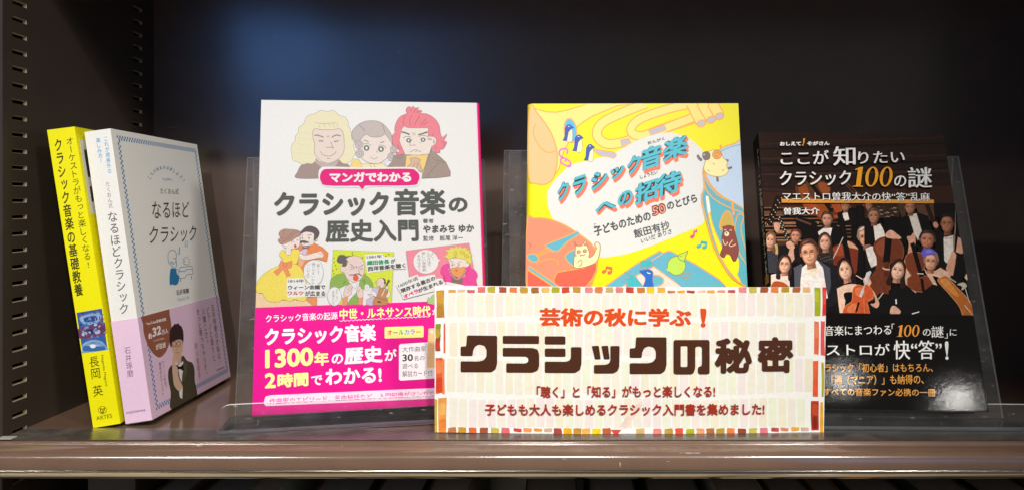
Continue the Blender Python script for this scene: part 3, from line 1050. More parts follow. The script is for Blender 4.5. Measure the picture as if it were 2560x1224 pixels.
A.P('#f3e3da', [(905, 372), (1050, 350), (1200, 380), (1205, 430), (1242, 430), (1232, 482), (1170, 505), (1060, 560), (955, 520), (930, 520), (928, 430)], 1, (LP, 4))
A.P('#e8dd66', [(845, 235), (890, 215), (932, 212), (935, 182), (1010, 188), (1030, 150), (1062, 190), (1102, 152), (1112, 190), (1202, 182), (1200, 215), (1255, 230), (1240, 262), (1287, 300), (1265, 330), (1284, 370), (1280, 442), (1230, 432), (1190, 405), (1195, 375), (1050, 352), (1020, 330), (920, 372), (838, 330), (885, 290), (905, 258)], 0, ('#98904a', 5))
for x, y, a in ((1020, 280, 90), (1130, 265, 10), (1200, 320, 20)):
    A.E('#dfd254', x, y, 42, 22, a, ('#98904a', 4))
for x in (970, 1072):
    A.E('#f4f2ee', x, 462, 14, 20, 0, ('#6c5c58', 4))
    A.E('#6c5c58', x, 464, 6, 10)
for q in ([(930, 380), (985, 432)], [(1115, 402), (1052, 438)], [(1000, 440), (1000, 470)]):
    A.S('#6c5c58', 5, q)
A.P('#eba464', [(940, 545), (955, 508), (1000, 512), (1050, 490), (1100, 508), (1160, 488), (1188, 532), (1172, 600), (1120, 640), (1070, 682), (1040, 648), (1000, 642), (960, 600)], 0, ('#c06a44', 5))
A.P('#e8583c', [(1008, 528), (1036, 578), (1058, 532), (1034, 540)], 0)
for i in range(13):
    t = i / 12
    x, y = 910 + 270 * t, 470 + 230 * math.sin(math.pi * (0.06 + 0.82 * t)) ** 0.8 - 20 * t
    A.E('#c9a4b4', x, y, 15, 14, 0, ('#8a6a78', 3), n=10)
A.P('#f1efec', [(60, 790), (220, 680), (410, 615), (430, 650), (690, 612), (705, 680), (815, 680), (842, 770), (700, 800), (690, 880), (180, 1015), (150, 930)], 0)
A.P('#f1efec', [(820, 740), (900, 735), (1000, 755), (1128, 780), (1128, 800), (800, 800)], 1)
A.S('#d8405a', 10, [(835, 620), (870, 780)], 0)
A.T('#55564f', '1600年頃', (112, 832), (425, 700), (90, 772), 0.02)
A.T('#55564f', '現存する最古の', (152, 918), (708, 700), (126, 850), 0.055)
A.T('#e42a7c', 'オペラ', (196, 1008), (430, 905), (176, 945), 0.06)
A.T('#55564f', 'が生まれる', (430, 912), (826, 758), (404, 846), 0.055)
A.P('#b8d08c', [(580, 1080), (588, 975), (612, 1012), (640, 960), (700, 925), (760, 960), (760, 1090)], 1, ('#7a9058', 4))
ex = slab(0, W_ - 0.002, 0, 0.0005, 0, H_)
A.build('front_cover', bk, (ex, [ink('#f1efec', 'grain')]))
mb = run_up(round_prof(W_ - 0.002, W_, T_, 0.0022), 0, H_)
S_ = mb.build('spine', [ink('#df2072', 'satin')], bk)
mb = slab(0, W_ - 0.002, T_ - 0.0005, T_, 0, H_)
mb.build('back_cover', [ink('#efedea', 'grain')], bk)
mb = slab(0.0012, W_ - 0.0022, 0.0006, T_ - 0.0006, 0.001, H_ - 0.001)
mb.build('page_block', [M_pages], bk)
# paper band
zt = (F.loc(639.6, 768)[1] + F.loc(1085.7, 752)[1]) / 2
F2 = Face(Mx, (0, -0.0005, 0), (1, 0, 0), (0, 0, 1), W_, zt)
A = Art(F2, 'satin')
A.z(620, 600, 2.4484)
WH, YE = '#fbf4f6', '#f6f49a'
A.T(WH, 'クラシック音楽の起源', (110, 502), (550, 482), (108, 455), 0.015)
A.T(YE, '中世・ルネサンス時代', (560, 484), (1118, 462), (560, 418), 0.035)
A.S(WH, 3, [(560 + 12 * i, 492 - 0.6 * i + (3 if i % 2 else -3)) for i in range(47)])
A.T(WH, 'から', (1128, 455), (1210, 452), (1128, 418), 0.02)
A.T(WH, 'クラシック音楽', (105, 645), (785, 615), (102, 535), 0.045)
A.T(YE, '1300', (105, 783), (400, 765), (105, 668), 0.04)
A.T(YE, '年', (405, 768), (495, 764), (405, 682), 0.045)
A.T(WH, 'の', (512, 758), (582, 752), (512, 696), 0.03)
A.T(WH, '歴史', (590, 760), (825, 745), (588, 655), 0.045)
A.T(WH, 'が', (836, 738), (910, 732), (836, 668), 0.03)
A.T(YE, '2', (103, 905), (170, 902), (103, 812), 0.04)
A.T(YE, '時間', (180, 902), (370, 890), (180, 815), 0.05)
A.T(WH, 'で', (386, 888), (455, 883), (386, 828), 0.03)
A.T(WH, 'わかる!', (475, 885), (820, 868), (472, 785), 0.04)


def rrect(x0, y0, x1, y1, r, dy=0.0):
    P = []
    for cx_, cy_, a0 in ((x1 - r, y0 + r, -90), (x1 - r, y1 - r, 0), (x0 + r, y1 - r, 90), (x0 + r, y0 + r, 180)):
        for i in range(6):
            a = math.radians(a0 + 18 * i)
            X, Y = cx_ + r * math.cos(a), cy_ + r * math.sin(a)
            P.append((X, Y + dy * (X - x0) / (x1 - x0)))
    return P


A.P('#f5ef92', rrect(836, 530, 1075, 600, 8, -8), 0)
for i, (ch, c) in enumerate(zip('オールカラー', ('#e0503c', '#4a94d4', '#3fa565', '#4aa6e0', '#9a62c2', '#e67c34'))):
    x = 853 + 35 * i
    if ch == 'ー':
        A.P(c, [(x, 562 - i), (x + 30, 561 - i), (x + 30, 567 - i), (x, 568 - i)], 0)
    else:
        A.T(c, ch, (x, 578 - i), (x + 29, 577 - i), (x, 548 - i), 0.03)
A.P(WH, rrect(924, 634, 1260, 858, 14, -22), 0)
DK = '#4a4048'
A.T(DK, '大作曲家', (945, 683), (1090, 677), (945, 650))
A.T(DK, '30', (945, 740), (1010, 737), (945, 697), 0.03)
A.T(DK, '名の', (1016, 735), (1080, 732), (1016, 705))
A.T(DK, '遊べる', (945, 785), (1040, 782), (945, 753))
A.T(DK, '解説カード付', (945, 835), (1130, 828), (945, 798))
A.P('#f2c58c', [(1105, 538), (1240, 530), (1232, 770), (1093, 780)], 0)
A.T(WH, '8', (1118, 568), (1132, 567), (1118, 550))
A.P('#f8dfec', [(98, 982), (108, 954), (140, 946), (1300, 895), (1300, 960), (110, 1013), (98, 1000)], 0)
A.z(520, 960, 4.267)
A.T('#e0309c', '作曲家のエピソード、名曲秘話など、入門知識がマンガで', (656, 212), (2412, 124), (656, 148), 0.012)
mb = slab(-0.0003, W_ + 0.0001, -0.0005, -0.00025, 0.0004, zt)
A.build('paper_band', bk, (mb, [ink('#e3128a', 'satin')]))

# ------------------------------------------------------------------ yellow picture book, middle stand
W_, H_, T_ = 0.150, 0.206, 0.014
Mx = pose(-12.0, -0.03, -0.61, -0.0208, 0.5130, -0.1316)
bk = thing('book', 'yellow hardcover picture book with painted instruments and animals behind the large sign', 'book', Mx, 'books displayed on the shelf')
F = Face(Mx, (0, 0, 0), (1, 0, 0), (0, 0, 1), W_, H_)
A = Art(F, 'satin')
A.lw = 1.15
A.z(1240, 240, 2.55)
OR, CR, TE = '#f2a752', '#f9de7c', '#62b0c2'
A.P(CR, [(222, 62), (260, 85), (320, 102), (385, 105), (450, 92), (525, 70), (590, 45), (900, 40), (780, 62), (620, 128), (560, 165), (520, 195), (480, 265), (430, 360), (400, 470), (350, 540), (215, 520), (212, 200)], 0, (OR, 6))
A.P('#ddbf86', [(218, 62), (262, 110), (310, 170), (355, 245), (385, 335), (390, 425), (375, 500), (350, 545), (305, 565), (250, 558), (212, 528), (205, 300)], 1, (OR, 7))
A.S(OR, 6, [(252, 180), (238, 225), (252, 280), (290, 335), (335, 362), (378, 352)])


def tube(w, pts):
    A.S(OR, w + 7, pts)
    A.S(CR, w - 5, pts)


tube(50, [(960, 48), (880, 78), (760, 128), (690, 165), (652, 205), (645, 250), (672, 290), (720, 308), (775, 303), (830, 290), (960, 250), (1060, 212), (1270, 140)])
tube(46, [(1240, 52), (1120, 78), (980, 122), (900, 160), (862, 205), (870, 240), (905, 255), (950, 250), (1080, 206), (1280, 130)])
for x0, y0, x1, y1 in ((1245, 48, 1308, 172), (1312, 48, 1372, 150), (1378, 48, 1425, 128)):
    tube(56, [(x0, y0), ((x0 + x1) / 2, (y0 + y1) / 2), (x1, y1)])
for x, y in ((1310, 176), (1372, 153), (1425, 131)):
    A.E('#c2bdc9', x, y, 29, 20, -20, (OR, 6))
A.P('#bbb6c2', [(792, 282), (848, 270), (862, 300), (800, 320)], 0, (OR, 5))
A.P('#bbb6c2', [(972, 222), (1072, 184), (1088, 214), (985, 254)], 0, (OR, 5))
A.P('#dfded9', [(325, 640), (345, 580), (400, 510), (480, 440), (560, 420), (640, 400), (760, 360), (900, 285), (1020, 245), (1120, 235), (1220, 265), (1300, 330), (1335, 400), (1345, 600), (1330, 780), (1290, 830), (1150, 890), (1000, 950), (850, 1000), (750, 1020), (650, 1020), (560, 930), (430, 850), (350, 760)])
A.P('#bbb6c2', [(618, 340), (660, 345), (700, 352), (755, 362), (765, 385), (745, 397), (715, 388), (660, 378)], 1, (OR, 5))
A.E('#58b6de', 475, 222, 40, 78, -8, (OR, 6))
for i, (dx, dy) in enumerate(((0, 0), (62, 65), (135, 125))):
    A.P('#f6e6b8', [(452 + dx, 288 + dy), (458 + dx, 228 + dy), (478 + dx, 212 + dy), (487 + dx, 225 + dy), (485 + dx, 288 + dy)], 1, ('#7c6a5c', 2))
    A.P('#3c55ac', [(425 + dx, 286 + dy), (437 + dx, 262 + dy), (441 + dx, 208 + dy), (452 + dx, 188 + dy), (468 + dx, 182 + dy), (482 + dx, 192 + dy), (497 + dx, 204 + dy), (480 + dx, 210 + dy), (462 + dx, 232 + dy), (452 + dx, 288 + dy)], 0, ('#2c3c80', 2))
    A.S('#e8eef8', 3, [(458 + dx, 198 + dy), (464 + dx, 194 + dy), (470 + dx, 198 + dy)])
PK = '#ef78c4'
A.S(PK, 9, [(452, 372), (456, 346), (436, 336), (410, 346), (402, 368), (415, 388), (445, 402), (470, 418), (476, 440), (466, 452), (442, 442), (420, 430), (412, 408), (424, 392)])
A.E(PK, 466, 446, 9, 8)
A.S(PK, 9, [(436, 420), (450, 408), (448, 396)])
TT, TD, TS = '#52b8c8', '#1c3c46', '#f4785c'


def title(txt, LB, RB, LT, b=0.05):
    for (dx, dy), c, bb in (((11, 21), TS, b - 0.005), ((6, 12), TS, b - 0.005), ((0, 0), TD, b + 0.050), ((0, 0), TT, b - 0.012)):
        g = 0
        A.T(c, txt, (LB[0] + dx, LB[1] + dy), (RB[0] + dx, RB[1] + dy), (LT[0] + dx, LT[1] + dy), bb)


def tilt(chars, b):
    for ch, x0, x1, yt, yb, sk in chars:
        # each character stands on its own box, leaning with the line
        w = x1 - x0
        title(ch, (x0 - 4, yb + w * 0.12), (x1 - 8, yb - w * 0.20), (x0 + 2, yt + w * 0.16), b)


tilt([('ク', 392, 470, 545, 668, 0), ('ラ', 488, 580, 508, 632, 0), ('シ', 606, 716, 478, 594, 0), ('ッ', 728, 822, 452, 530, 0), ('ク', 838, 925, 378, 500, 0), ('音', 920, 1062, 318, 470, 0), ('楽', 1066, 1226, 262, 406, 0)], 0.045)
tilt([('へ', 636, 772, 672, 742, 0), ('の', 778, 876, 604, 702, 0), ('招', 886, 1040, 540, 680, 0), ('待', 1018, 1190, 486, 636, 0)], 0.045)
A.T('#4a4c50', 'おんがく', (970, 312), (1076, 282), (964, 292), 0.01)
A.T('#4a4c50', 'しょうたい', (922, 530), (1032, 496), (916, 508), 0.01)
A.T('#4a4c4e', '子どものための', (632, 896), (992, 792), (618, 836), 0.03)
A.T('#6e2018', '50', (998, 770), (1088, 744), (986, 704), 0.085)
A.T('#f59a80', '50', (1003, 765), (1083, 743), (992, 710), 0.004)
A.T('#4a4c4e', 'のとびら', (1096, 730), (1286, 676), (1084, 676), 0.03)
A.T('#4a4c4e', 'こ', (624, 836), (642, 830), (621, 818))
A.T('#4a4c4e', '飯田有抄', (886, 908), (1112, 846), (872, 854), 0.015)
A.T('#4a4c4e', 'いいだ ありさ', (928, 938), (1122, 876), (922, 908), 0.005)
# cello
A.P('#f18d6e', [(200, 800), (240, 780), (330, 785), (430, 820), (520, 875), (600, 935), (640, 1000), (645, 1080), (625, 1150), (560, 1230), (200, 1230)], 1, (OR, 8))
A.P('#e9634f', [(372, 1230), (370, 1160), (390, 1122), (450, 1110), (560, 1092), (640, 1060), (640, 1110), (612, 1165), (560, 1230)], 0, (OR, 7))
A.P('#e9634f', [(200, 1110), (270, 1150), (380, 1230), (200, 1230)], 0, (OR, 6))
A.P(TE, [(308, 952), (355, 930), (430, 902), (520, 862), (535, 880), (455, 930), (395, 990), (358, 992)], 0, (OR, 6))
for d in (0, 14, 28, 42):
    A.S(OR, 4, [(225 + d, 1028 - d * .2), (330 + d, 960 + d * .5)], 0)
A.E(TE, 236, 1030, 38, 26, 20, (OR, 6))
A.S(OR, 6, [(258, 1072), (300, 1045), (370, 1038), (400, 1060), (388, 1076)])
A.S('#8c6444', 3, [(205, 935), (222, 950), (212, 970)])
A.P(TE, [(440, 1022), (470, 990), (502, 980), (512, 1040), (496, 1082), (465, 1060)], 1, (OR, 6))
A.S(OR, 24, [(206, 1090), (410, 1230)], 0)
A.S('#6cb2bc', 13, [(206, 1090), (410, 1230)], 0)
# cat
BR = '#9c6c56'
A.P('#f6e7b2', [(502, 1092), (495, 1060), (500, 1015), (506, 970), (500, 928), (522, 955), (548, 952), (570, 920), (582, 960), (596, 1000), (592, 1028), (620, 1012), (636, 972), (630, 945), (640, 932), (655, 936), (664, 960), (656, 1020), (632, 1062), (560, 1090)], 1, (BR, 4))
for x, y in ((527, 992), (566, 986)):
    A.E('#c9a890', x, y, 11, 9, -10, (BR, 4))
A.S(BR, 4, [(535, 1008), (540, 1018), (548, 1010), (558, 1016), (566, 1006)])
A.P('#f2a070', [(503, 1000), (512, 1005), (513, 1022), (503, 1022)], 1)
A.E('#f2a070', 638, 970, 8, 10)
A.S(BR, 4, [(520, 1060), (535, 1045), (548, 1050), (545, 1072), (530, 1085)])
A.P('#b09078', [(504, 935), (520, 955), (506, 965)], 0)
A.P('#b09078', [(568, 928), (578, 955), (556, 955)], 0)
# stage, birds
A.P('#64b1c8', [(690, 1215), (780, 1150), (900, 1065), (1045, 985), (1062, 1000), (1100, 985), (1120, 990), (1280, 1075), (1420, 1165), (1480, 1230), (690, 1230)], 0, (OR, 6))
A.P('#e9d6ce', [(780, 1230), (900, 1140), (1005, 1085), (1130, 1175), (1200, 1230)], 0, (OR, 6))
A.S(OR, 5, [(930, 1085), (1060, 1005)], 0)
A.E('#64b1c8', 1010, 1175, 60, 38, 0, (OR, 6))
A.P('#44b4c0', [(818, 1118), (880, 1142), (905, 1170), (940, 1230), (825, 1230), (840, 1182), (812, 1165), (848, 1152)], 1, ('#b08878', 3))
A.P('#44b4c0', [(918, 1068), (930, 1048), (955, 1050), (975, 1042), (998, 1060), (992, 1085), (965, 1095), (945, 1088), (925, 1092)], 1, ('#b08878', 3))
A.P('#246ac6', [(912, 1116), (945, 1104), (975, 1102), (1000, 1120), (998, 1165), (1002, 1230), (935, 1230), (952, 1160)], 1, ('#a07890', 3))
A.S('#f2f4f6', 4, [(962, 1120), (975, 1128), (985, 1126)])
A.E('#bcdf55', 1150, 1080, 58, 60, 0, ('#8c8a40', 4))
A.P('#bcdf55', [(1160, 1030), (1172, 1005), (1195, 1000), (1222, 985), (1212, 1012), (1196, 1050)], 1, ('#8c8a40', 4))
A.P('#bcdf55', [(1098, 1090), (1084, 1105), (1108, 1118)], 0)
A.S('#8c8a40', 3, [(1172, 1022), (1180, 1016), (1186, 1020)])
for q in ([(1165, 1138), (1190, 1150), (1240, 1152)], [(1165, 1140), (1215, 1165)], [(1190, 1130), (1245, 1125)]):
    A.S('#b98a70', 4, q, 0)


def note2(c, x, y, w=36):
    A.E(c, x, y, 14, 10, -15)
    A.E(c, x + w, y + 6, 14, 10, -15)
    A.S(c, 8, [(x + 11, y), (x + 16, y - 30), (x + w + 14, y - 24), (x + w + 11, y + 6)], 0)
    A.S(c, 12, [(x + 14, y - 27), (x + w + 14, y - 21)], 0)


note2('#42b6c0', 1293, 956)
note2('#e26c50', 688, 1116)
A.E('#e83f98', 1250, 896, 13, 9, -15)
A.S('#e83f98', 8, [(1260, 894), (1264, 860), (1280, 866), (1276, 852)], 0)
# drum, sheep, bear
A.P('#60b1be', [(1310, 660), (1328, 580), (1322, 480), (1345, 420), (1440, 340), (1580, 300), (1640, 300), (1640, 1215), (1580, 1205), (1500, 1150), (1440, 1060), (1390, 960), (1350, 830)], 1, (OR, 8))
A.P('#f5ec14', [(1340, 660), (1356, 655), (1375, 800), (1440, 960), (1530, 1120), (1560, 1190), (1500, 1130), (1440, 1040), (1395, 930), (1360, 800)], 1, (OR, 5))
A.P('#f4f1e6', [(1336, 640), (1352, 640), (1368, 735), (1350, 750)], 0)
A.P('#6eaeb8', [(1322, 480), (1350, 560), (1440, 650), (1600, 705), (1600, 752), (1430, 685), (1340, 600)], 1, (OR, 6))
A.P('#bed0e4', [(1330, 470), (1350, 400), (1430, 340), (1500, 312), (1640, 300), (1640, 705), (1500, 672), (1420, 622), (1355, 545)], 1, (OR, 7))
A.S('#8fb6b6', 6, [(1425, 360), (1500, 325), (1600, 305)])
A.S(OR, 7, [(1430, 312), (1436, 348)], 0)
A.S(OR, 12, [(1505, 680), (1515, 760)], 0)
A.P('#6eaeb8', [(1540, 760), (1580, 770), (1560, 850), (1600, 1000), (1640, 1100), (1560, 1020), (1520, 880)], 1, (OR, 6))
A.P('#cbaa56', [(1430, 850), (1436, 780), (1470, 735), (1500, 762), (1508, 850)], 1, (OR, 6))
A.P('#f5ec14', [(1460, 1030), (1490, 1010), (1545, 1035), (1540, 1130), (1500, 1110)], 1)
A.P('#8d483c', [(1445, 870), (1452, 838), (1480, 826), (1510, 838), (1530, 900), (1546, 975), (1532, 1040), (1512, 1052), (1492, 1015), (1468, 1003), (1452, 1030), (1428, 1008), (1444, 960), (1438, 905)], 1, ('#6c3830', 3))
A.E('#8d483c', 1450, 838, 9, 9)
A.E('#8d483c', 1510, 838, 9, 9)
A.E('#f1dfc0', 1470, 880, 15, 15)
A.E('#6a4a40', 1468, 876, 6, 5)
for q in ([(1444, 915), (1458, 948), (1474, 938), (1470, 930)], [(1508, 918), (1486, 948), (1502, 958), (1528, 944)]):
    A.S('#f3dcb0', 4, q)
A.S('#f3e6d0', 3, [(1454, 858), (1461, 852), (1468, 858)])
A.S('#f3e6d0', 3, [(1488, 860), (1495, 854), (1502, 860)])
for q in ([(1284, 378), (1296, 398), (1312, 412)], [(1430, 410), (1482, 414)], [(1470, 468), (1504, 456)], [(1408, 510), (1413, 548)]):
    A.S('#7f6c68', 13, q, 0)
A.P('#f4e4a4', [(1330, 430), (1345, 392), (1352, 358), (1392, 345), (1430, 358), (1445, 392), (1472, 420), (1470, 450), (1480, 482), (1450, 510), (1402, 515), (1352, 502), (1325, 472)], 1, ('#b8a06c', 4))
A.P('#7f6c68', [(1316, 366), (1345, 354), (1365, 372), (1362, 402), (1342, 412), (1320, 396)], 1)
A.S('#efe6d8', 3, [(1320, 378), (1326, 374), (1330, 380)])
A.E('#f2a454', 1408, 376, 28, 28, 0, ('#b87838', 4))
A.S('#b87838', 4, [(1425, 376), (1410, 360), (1394, 374), (1404, 390), (1414, 380)])
for q in ([(1440, 480), (1455, 470)], [(1350, 470), (1360, 485)], [(1380, 430), (1395, 440)]):
    A.S('#b8a06c', 4, q)
YB_ = '#efe40e'
mb = slab(0.0045, W_, 0, 0.0024, 0, H_)
A.build('front_cover', bk, (mb, [ink(YB_, 'satin')]))
mb = run_up(round_prof(0.0042, 0.0, T_, 0.0045), 0, H_)
FS = Face(Mx, (0, T_, 0), (0, -1, 0), (0, 0, 1), T_, H_)
A2 = Art(FS, 'satin')
y = H_ - 0.018
for ch in 'クラシック音楽への招待':
    v, f = glyphs(ch, 0.03)
    A2.k = 4
    cxm = (min(p[0] for p in v) + max(p[0] for p in v)) / 2
    A2.add_local([(T_ / 2 + (p - cxm) * 0.0075, y + (q - 0.4) * 0.0075) for p, q in v], f, A2.m('#2c7a70'))
    y -= 0.0085
y -= 0.008
for ch in '子どものための50のとびら':
    v, f = glyphs(ch, 0.02)
    cxm = (min(p[0] for p in v) + max(p[0] for p in v)) / 2
    A2.add_local([(T_ / 2 + (p - cxm) * 0.0045, y + (q - 0.4) * 0.0045) for p, q in v], f, A2.m('#3c3c30'))
    y -= 0.0052
A2.build('spine', bk, (mb, [ink(YB_, 'satin')]))
mb = slab(0.0045, W_, T_ - 0.0024, T_, 0, H_)
mb.build('back_cover', [ink(YB_, 'satin')], bk)
mb = slab(0.0045, W_ - 0.003, 0.0025, T_ - 0.0025, 0.003, H_ - 0.003)
mb.build('page_block', [M_pages], bk)

# ------------------------------------------------------------------ glossy black book, right stand
W_, H_, T_ = 0.128, 0.188, 0.018
Mx = pose(-19.84, 0.56, -2.02, 0.1384, 0.4854, -0.1277)
bk = thing('book', 'glossy black book with a group photo of orchestra musicians on its cover', 'book', Mx, 'books displayed on the shelf')
F = Face(Mx, (0, 0, 0), (1, 0, 0), (0, 0, 1), W_, H_)
A = Art(F, 'photo')
A.z(1860, 300, 2.9143)
A.P('#2a1b16', [(60, 60), (1500, 60), (1600, 620), (60, 620)], 0)
for y0, y1, th, c in ((215, 165, 14, '#1b110e'), (285, 255, 12, '#38251d'), (330, 300, 20, '#1a110e'), (395, 370, 16, '#3a271f'), (388, 350, 6, '#150e0c'), (470, 450, 20, '#2f1d17'), (500, 560, 10, '#3b241b'), (560, 540, 26, '#36221a'), (180, 120, 10, '#33221b')):
    A.S(c, th, [(60, y0), (700, (y0 + y1) / 2 + 6), (1560, y1)])
A.P('#3a2218', [(60, 520), (620, 540), (1600, 470), (1600, 640), (60, 640)], 0)
for i in range(9):
    y = 640 + i * 27
    A.S(('#7d5038', '#5a3626', '#8f6045')[i % 3], 9, [(100, y), (780, y - 4)], 0)
A.P('#5c3822', [(375, 480), (430, 440), (520, 430), (620, 470), (625, 540), (560, 600), (440, 600), (390, 560)], 1)
A.P('#93481f', [(395, 500), (450, 470), (490, 560), (600, 620), (690, 700), (640, 720), (450, 600)], 1)
A.P('#96502a', [(540, 450), (620, 480), (610, 550), (560, 520)], 1)
A.S('#1e120d', 26, [(455, 420), (560, 560), (690, 740)])
A.S('#8a5236', 4, [(740, 450), (900, 600)], 0)
A.S('#8a5236', 3, [(720, 450), (860, 600)], 0)

SK = ('#dba283', '#c98b6c', '#e2b096', '#b9765a')


def shade(c, f, g=None, h=None):
    g, h = g or f, h or f
    return '#%02x%02x%02x' % tuple(max(0, min(255, int(int(c[i:i + 2], 16) * q))) for i, q in ((1, f), (3, g), (5, h)))


def person(x, y, rx, ry, skin, hair, rot=0, style='short', gl=0, hl=1.0):
    """head of one musician in the printed photo, lit from the upper left"""
    c, d = math.cos(math.radians(rot)), math.sin(math.radians(rot))

    def q(u, v): return (x + rx * u * c - ry * v * d, y + rx * u * d + ry * v * c)
    h2 = shade(hair, 1.7)
    if style == 'long':
        A.P(hair, [q(-0.2, -1.3), q(0.5, -1.2), q(1.1, -0.5), q(1.2, 0.6), q(1.4, 1.9 * hl), q(0.7, 2.0 * hl), q(0.5, 0.6), q(-0.6, 0.7), q(-0.6, 1.9 * hl), q(-1.35, 1.8 * hl), q(-1.2, 0.5), q(-1.08, -0.6)])
    elif style != 'bald':
        A.P(hair, [q(-1.04, 0.0), q(-1.1, -0.6), q(-0.75, -1.14), q(-.1, -1.28), q(0.7, -1.16), q(1.1, -0.6), q(1.04, 0.0)])
    else:
        A.P(hair, [q(-1.04, 0.1), q(-1.06, -0.4), q(-.8, -.7), q(.8, -.7), q(1.06, -0.4), q(1.04, 0.1)])
    A.P(shade(skin, .62, .54, .5), [q(-0.45, 0.6), q(0.55, 0.6), q(0.62, 1.3), q(-0.5, 1.35)], 0)
    A.P(shade(skin, .8, .74, .7), [q(-0.45, 0.85), q(0.1, 1.0), q(0.1, 1.35), q(-0.5, 1.35)], 0)
    if style != 'long':
        A.E(shade(skin, .82, .74, .7), *q(-1.0, .0), rx * .13, ry * .2)
        A.E(shade(skin, .58, .5, .46), *q(1.0, .0), rx * .13, ry * .2)
    full = [(-.97, -.3), (-.78, -.82), (0, -1.02), (.78, -.82), (.97, -.3), (.93, .25), (.62, .78), (.12, 1.04), (-.28, 1.02), (-.7, .72), (-.93, .25)]
    N = 5
    for i in range(N):
        t = i / (N - 1)
        k = 0.60 + 0.42 * t
        sx, sy, ox = 1 - .36 * t, 1 - .24 * t, -.20 * t
        A.P(shade(skin, k, k * (.93 + .07 * t), k * (.90 + .10 * t)), [q(u * sx + ox, v * sy - .03 * t) for u, v in full])
    lt = shade(skin, 1.12, 1.12, 1.12)
    A.P(lt, [q(-.62, -.62), q(-.1, -.72), q(.12, -.58), q(-.2, -.44), q(-.6, -.42)])
    A.E(lt, *q(-.52, .20), rx * .17, ry * .12)
    A.E(shade(skin, 1.02), *q(.36, .22), rx * .15, ry * .11)
    sh = shade(skin, .66, .58, .54)
    for u in (-.45, .32):
        A.E(sh, *q(u, -.13), rx * .23, ry * .10, rot)
        A.E('#3a2620', *q(u, -.10), rx * .12, ry * .035, rot)
        A.S(shade(sh, .7), ry * .05, [q(u - .22, -.27), q(u, -.31), q(u + .22, -.26)])
    A.P(shade(skin, .76, .68, .64), [q(.0, -.1), q(.10, .26), q(-.12, .32), q(-.2, .28), q(-.06, .22)])
    A.P(lt, [q(-.10, -.08), q(-.02, .22), q(-.14, .24)])
    A.P(shade(skin, .70, .52, .48), [q(-.34, .45), q(0, .52), q(.29, .45), q(.17, .60), q(-.04, .64), q(-.22, .58)])
    A.P('#e2c8bc', [q(-.24, .49), q(0, .54), q(.20, .49), q(.1, .545), q(-.04, .565), q(-.15, .54)])
    if gl:
        for u in (-.45, .34):
            A.E(None, *q(u, -.09), rx * .31, ry * .16, rot, ('#5a4038', ry * .03))
        A.S('#5a4038', ry * .03, [q(.62, -.1), q(.95, -.14)], 0)
    if style == 'long':
        A.P(hair, [q(-.98, .3), q(-1.08, -.5), q(-.6, -1.15), q(.1, -1.22), q(-.30, -.88), q(-.78, -.3)])
        A.P(hair, [q(.98, .3), q(1.08, -.5), q(.6, -1.15), q(0.0, -1.22), q(.42, -.88), q(.84, -.3)])
        A.S(h2, rx * .10, [q(-.25, -1.14), q(-.8, -.75), q(-1.02, -.1), q(-1.08, .9)])
        A.S(h2, rx * .06, [q(.3, -1.14), q(.85, -.7), q(1.02, .3)])
    elif style == 'short':
        A.P(hair, [q(-1.0, -.1), q(-1.06, -.7), q(-.6, -1.18), q(.3, -1.24), q(1.0, -.8), q(1.02, -.05), q(.84, -.5), q(.3, -.84), q(-.5, -.78), q(-.86, -.5)])
        A.P(h2, [q(-.75, -.9), q(-.3, -1.12), q(.2, -1.14), q(-.1, -1.0), q(-.55, -.84)])


BL, SH = '#171113', '#e9ddd2'
# left half
A.z(1900, 500, 4.0786)
A.S('#a06c48', 24, [(0, 240), (600, 232)], 0)
A.S('#b07a52', 26, [(170, 325), (600, 330)], 0)
A.S('#6a4430', 30, [(0, 130), (420, 150)], 0)
A.S('#9a6a4a', 16, [(170, 408), (420, 412)], 0)
A.P('#4a3024', [(170, 420), (330, 420), (330, 560), (170, 560)], 0)
A.P('#a24c28', [(430, 36), (560, 36), (640, 120), (770, 190), (800, 184), (720, 36), (860, 36), (830, 130), (640, 200), (470, 110)], 0)
A.S('#22140f', 66, [(195, -40), (90, 260)], 0)
for i in range(12):
    t = i / 11
    A.E('#b9a98e', 205 - 115 * t + 14 * (-1) ** i, -20 + 270 * t, 8, 5, 60)
A.P(BL, [(560, 400), (575, 300), (640, 262), (760, 250), (850, 300), (870, 420)], 0)
A.P(SH, [(585, 330), (650, 285), (735, 285), (715, 380), (610, 370)], 0)
person(685, 200, 54, 66, '#c58d70', '#3a2a22')
A.P(BL, [(790, 130), (850, 110), (930, 105), (990, 150), (980, 260), (800, 260)], 0)
A.P(SH, [(840, 140), (890, 120), (910, 200), (860, 215)], 0)
person(870, 62, 44, 52, '#a87458', '#2a1e1a', 0, 'bald')
A.P('#14100f', [(980, 60), (1150, 40), (1150, 480), (1010, 480), (985, 250)], 0)
person(1095, 55, 42, 48, '#a87458', '#4a3a30', 0, 'bald')
A.P('#14100f', [(350, 180), (470, 190), (580, 230), (600, 400), (470, 400), (400, 380)], 0)
A.S('#5c4030', 20, [(360, 190), (520, 250)], 0)
person(105, 415, 50, 76, '#d8a184', '#6a4c30', 5, 'long')
A.S('#c9a66e', 26, [(160, 450), (172, 520), (150, 600)])
A.P('#3a3a40', [(60, 530), (110, 520), (180, 560), (190, 740), (60, 740)], 0)
A.P('#1d1718', [(180, 470), (300, 450), (420, 460), (420, 640), (190, 640)], 0)
person(362, 372, 50, 62, '#c88c70', '#5a2c22', 5)
A.S('#2b221e', 30, [(190, 170), (255, 330), (330, 520)], 0)
for i in range(16):
    t = i / 15
    A.E('#cfc4b0', 190 + 130 * t + 9 * (-1) ** i, 180 + 310 * t, 7, 5, 60)
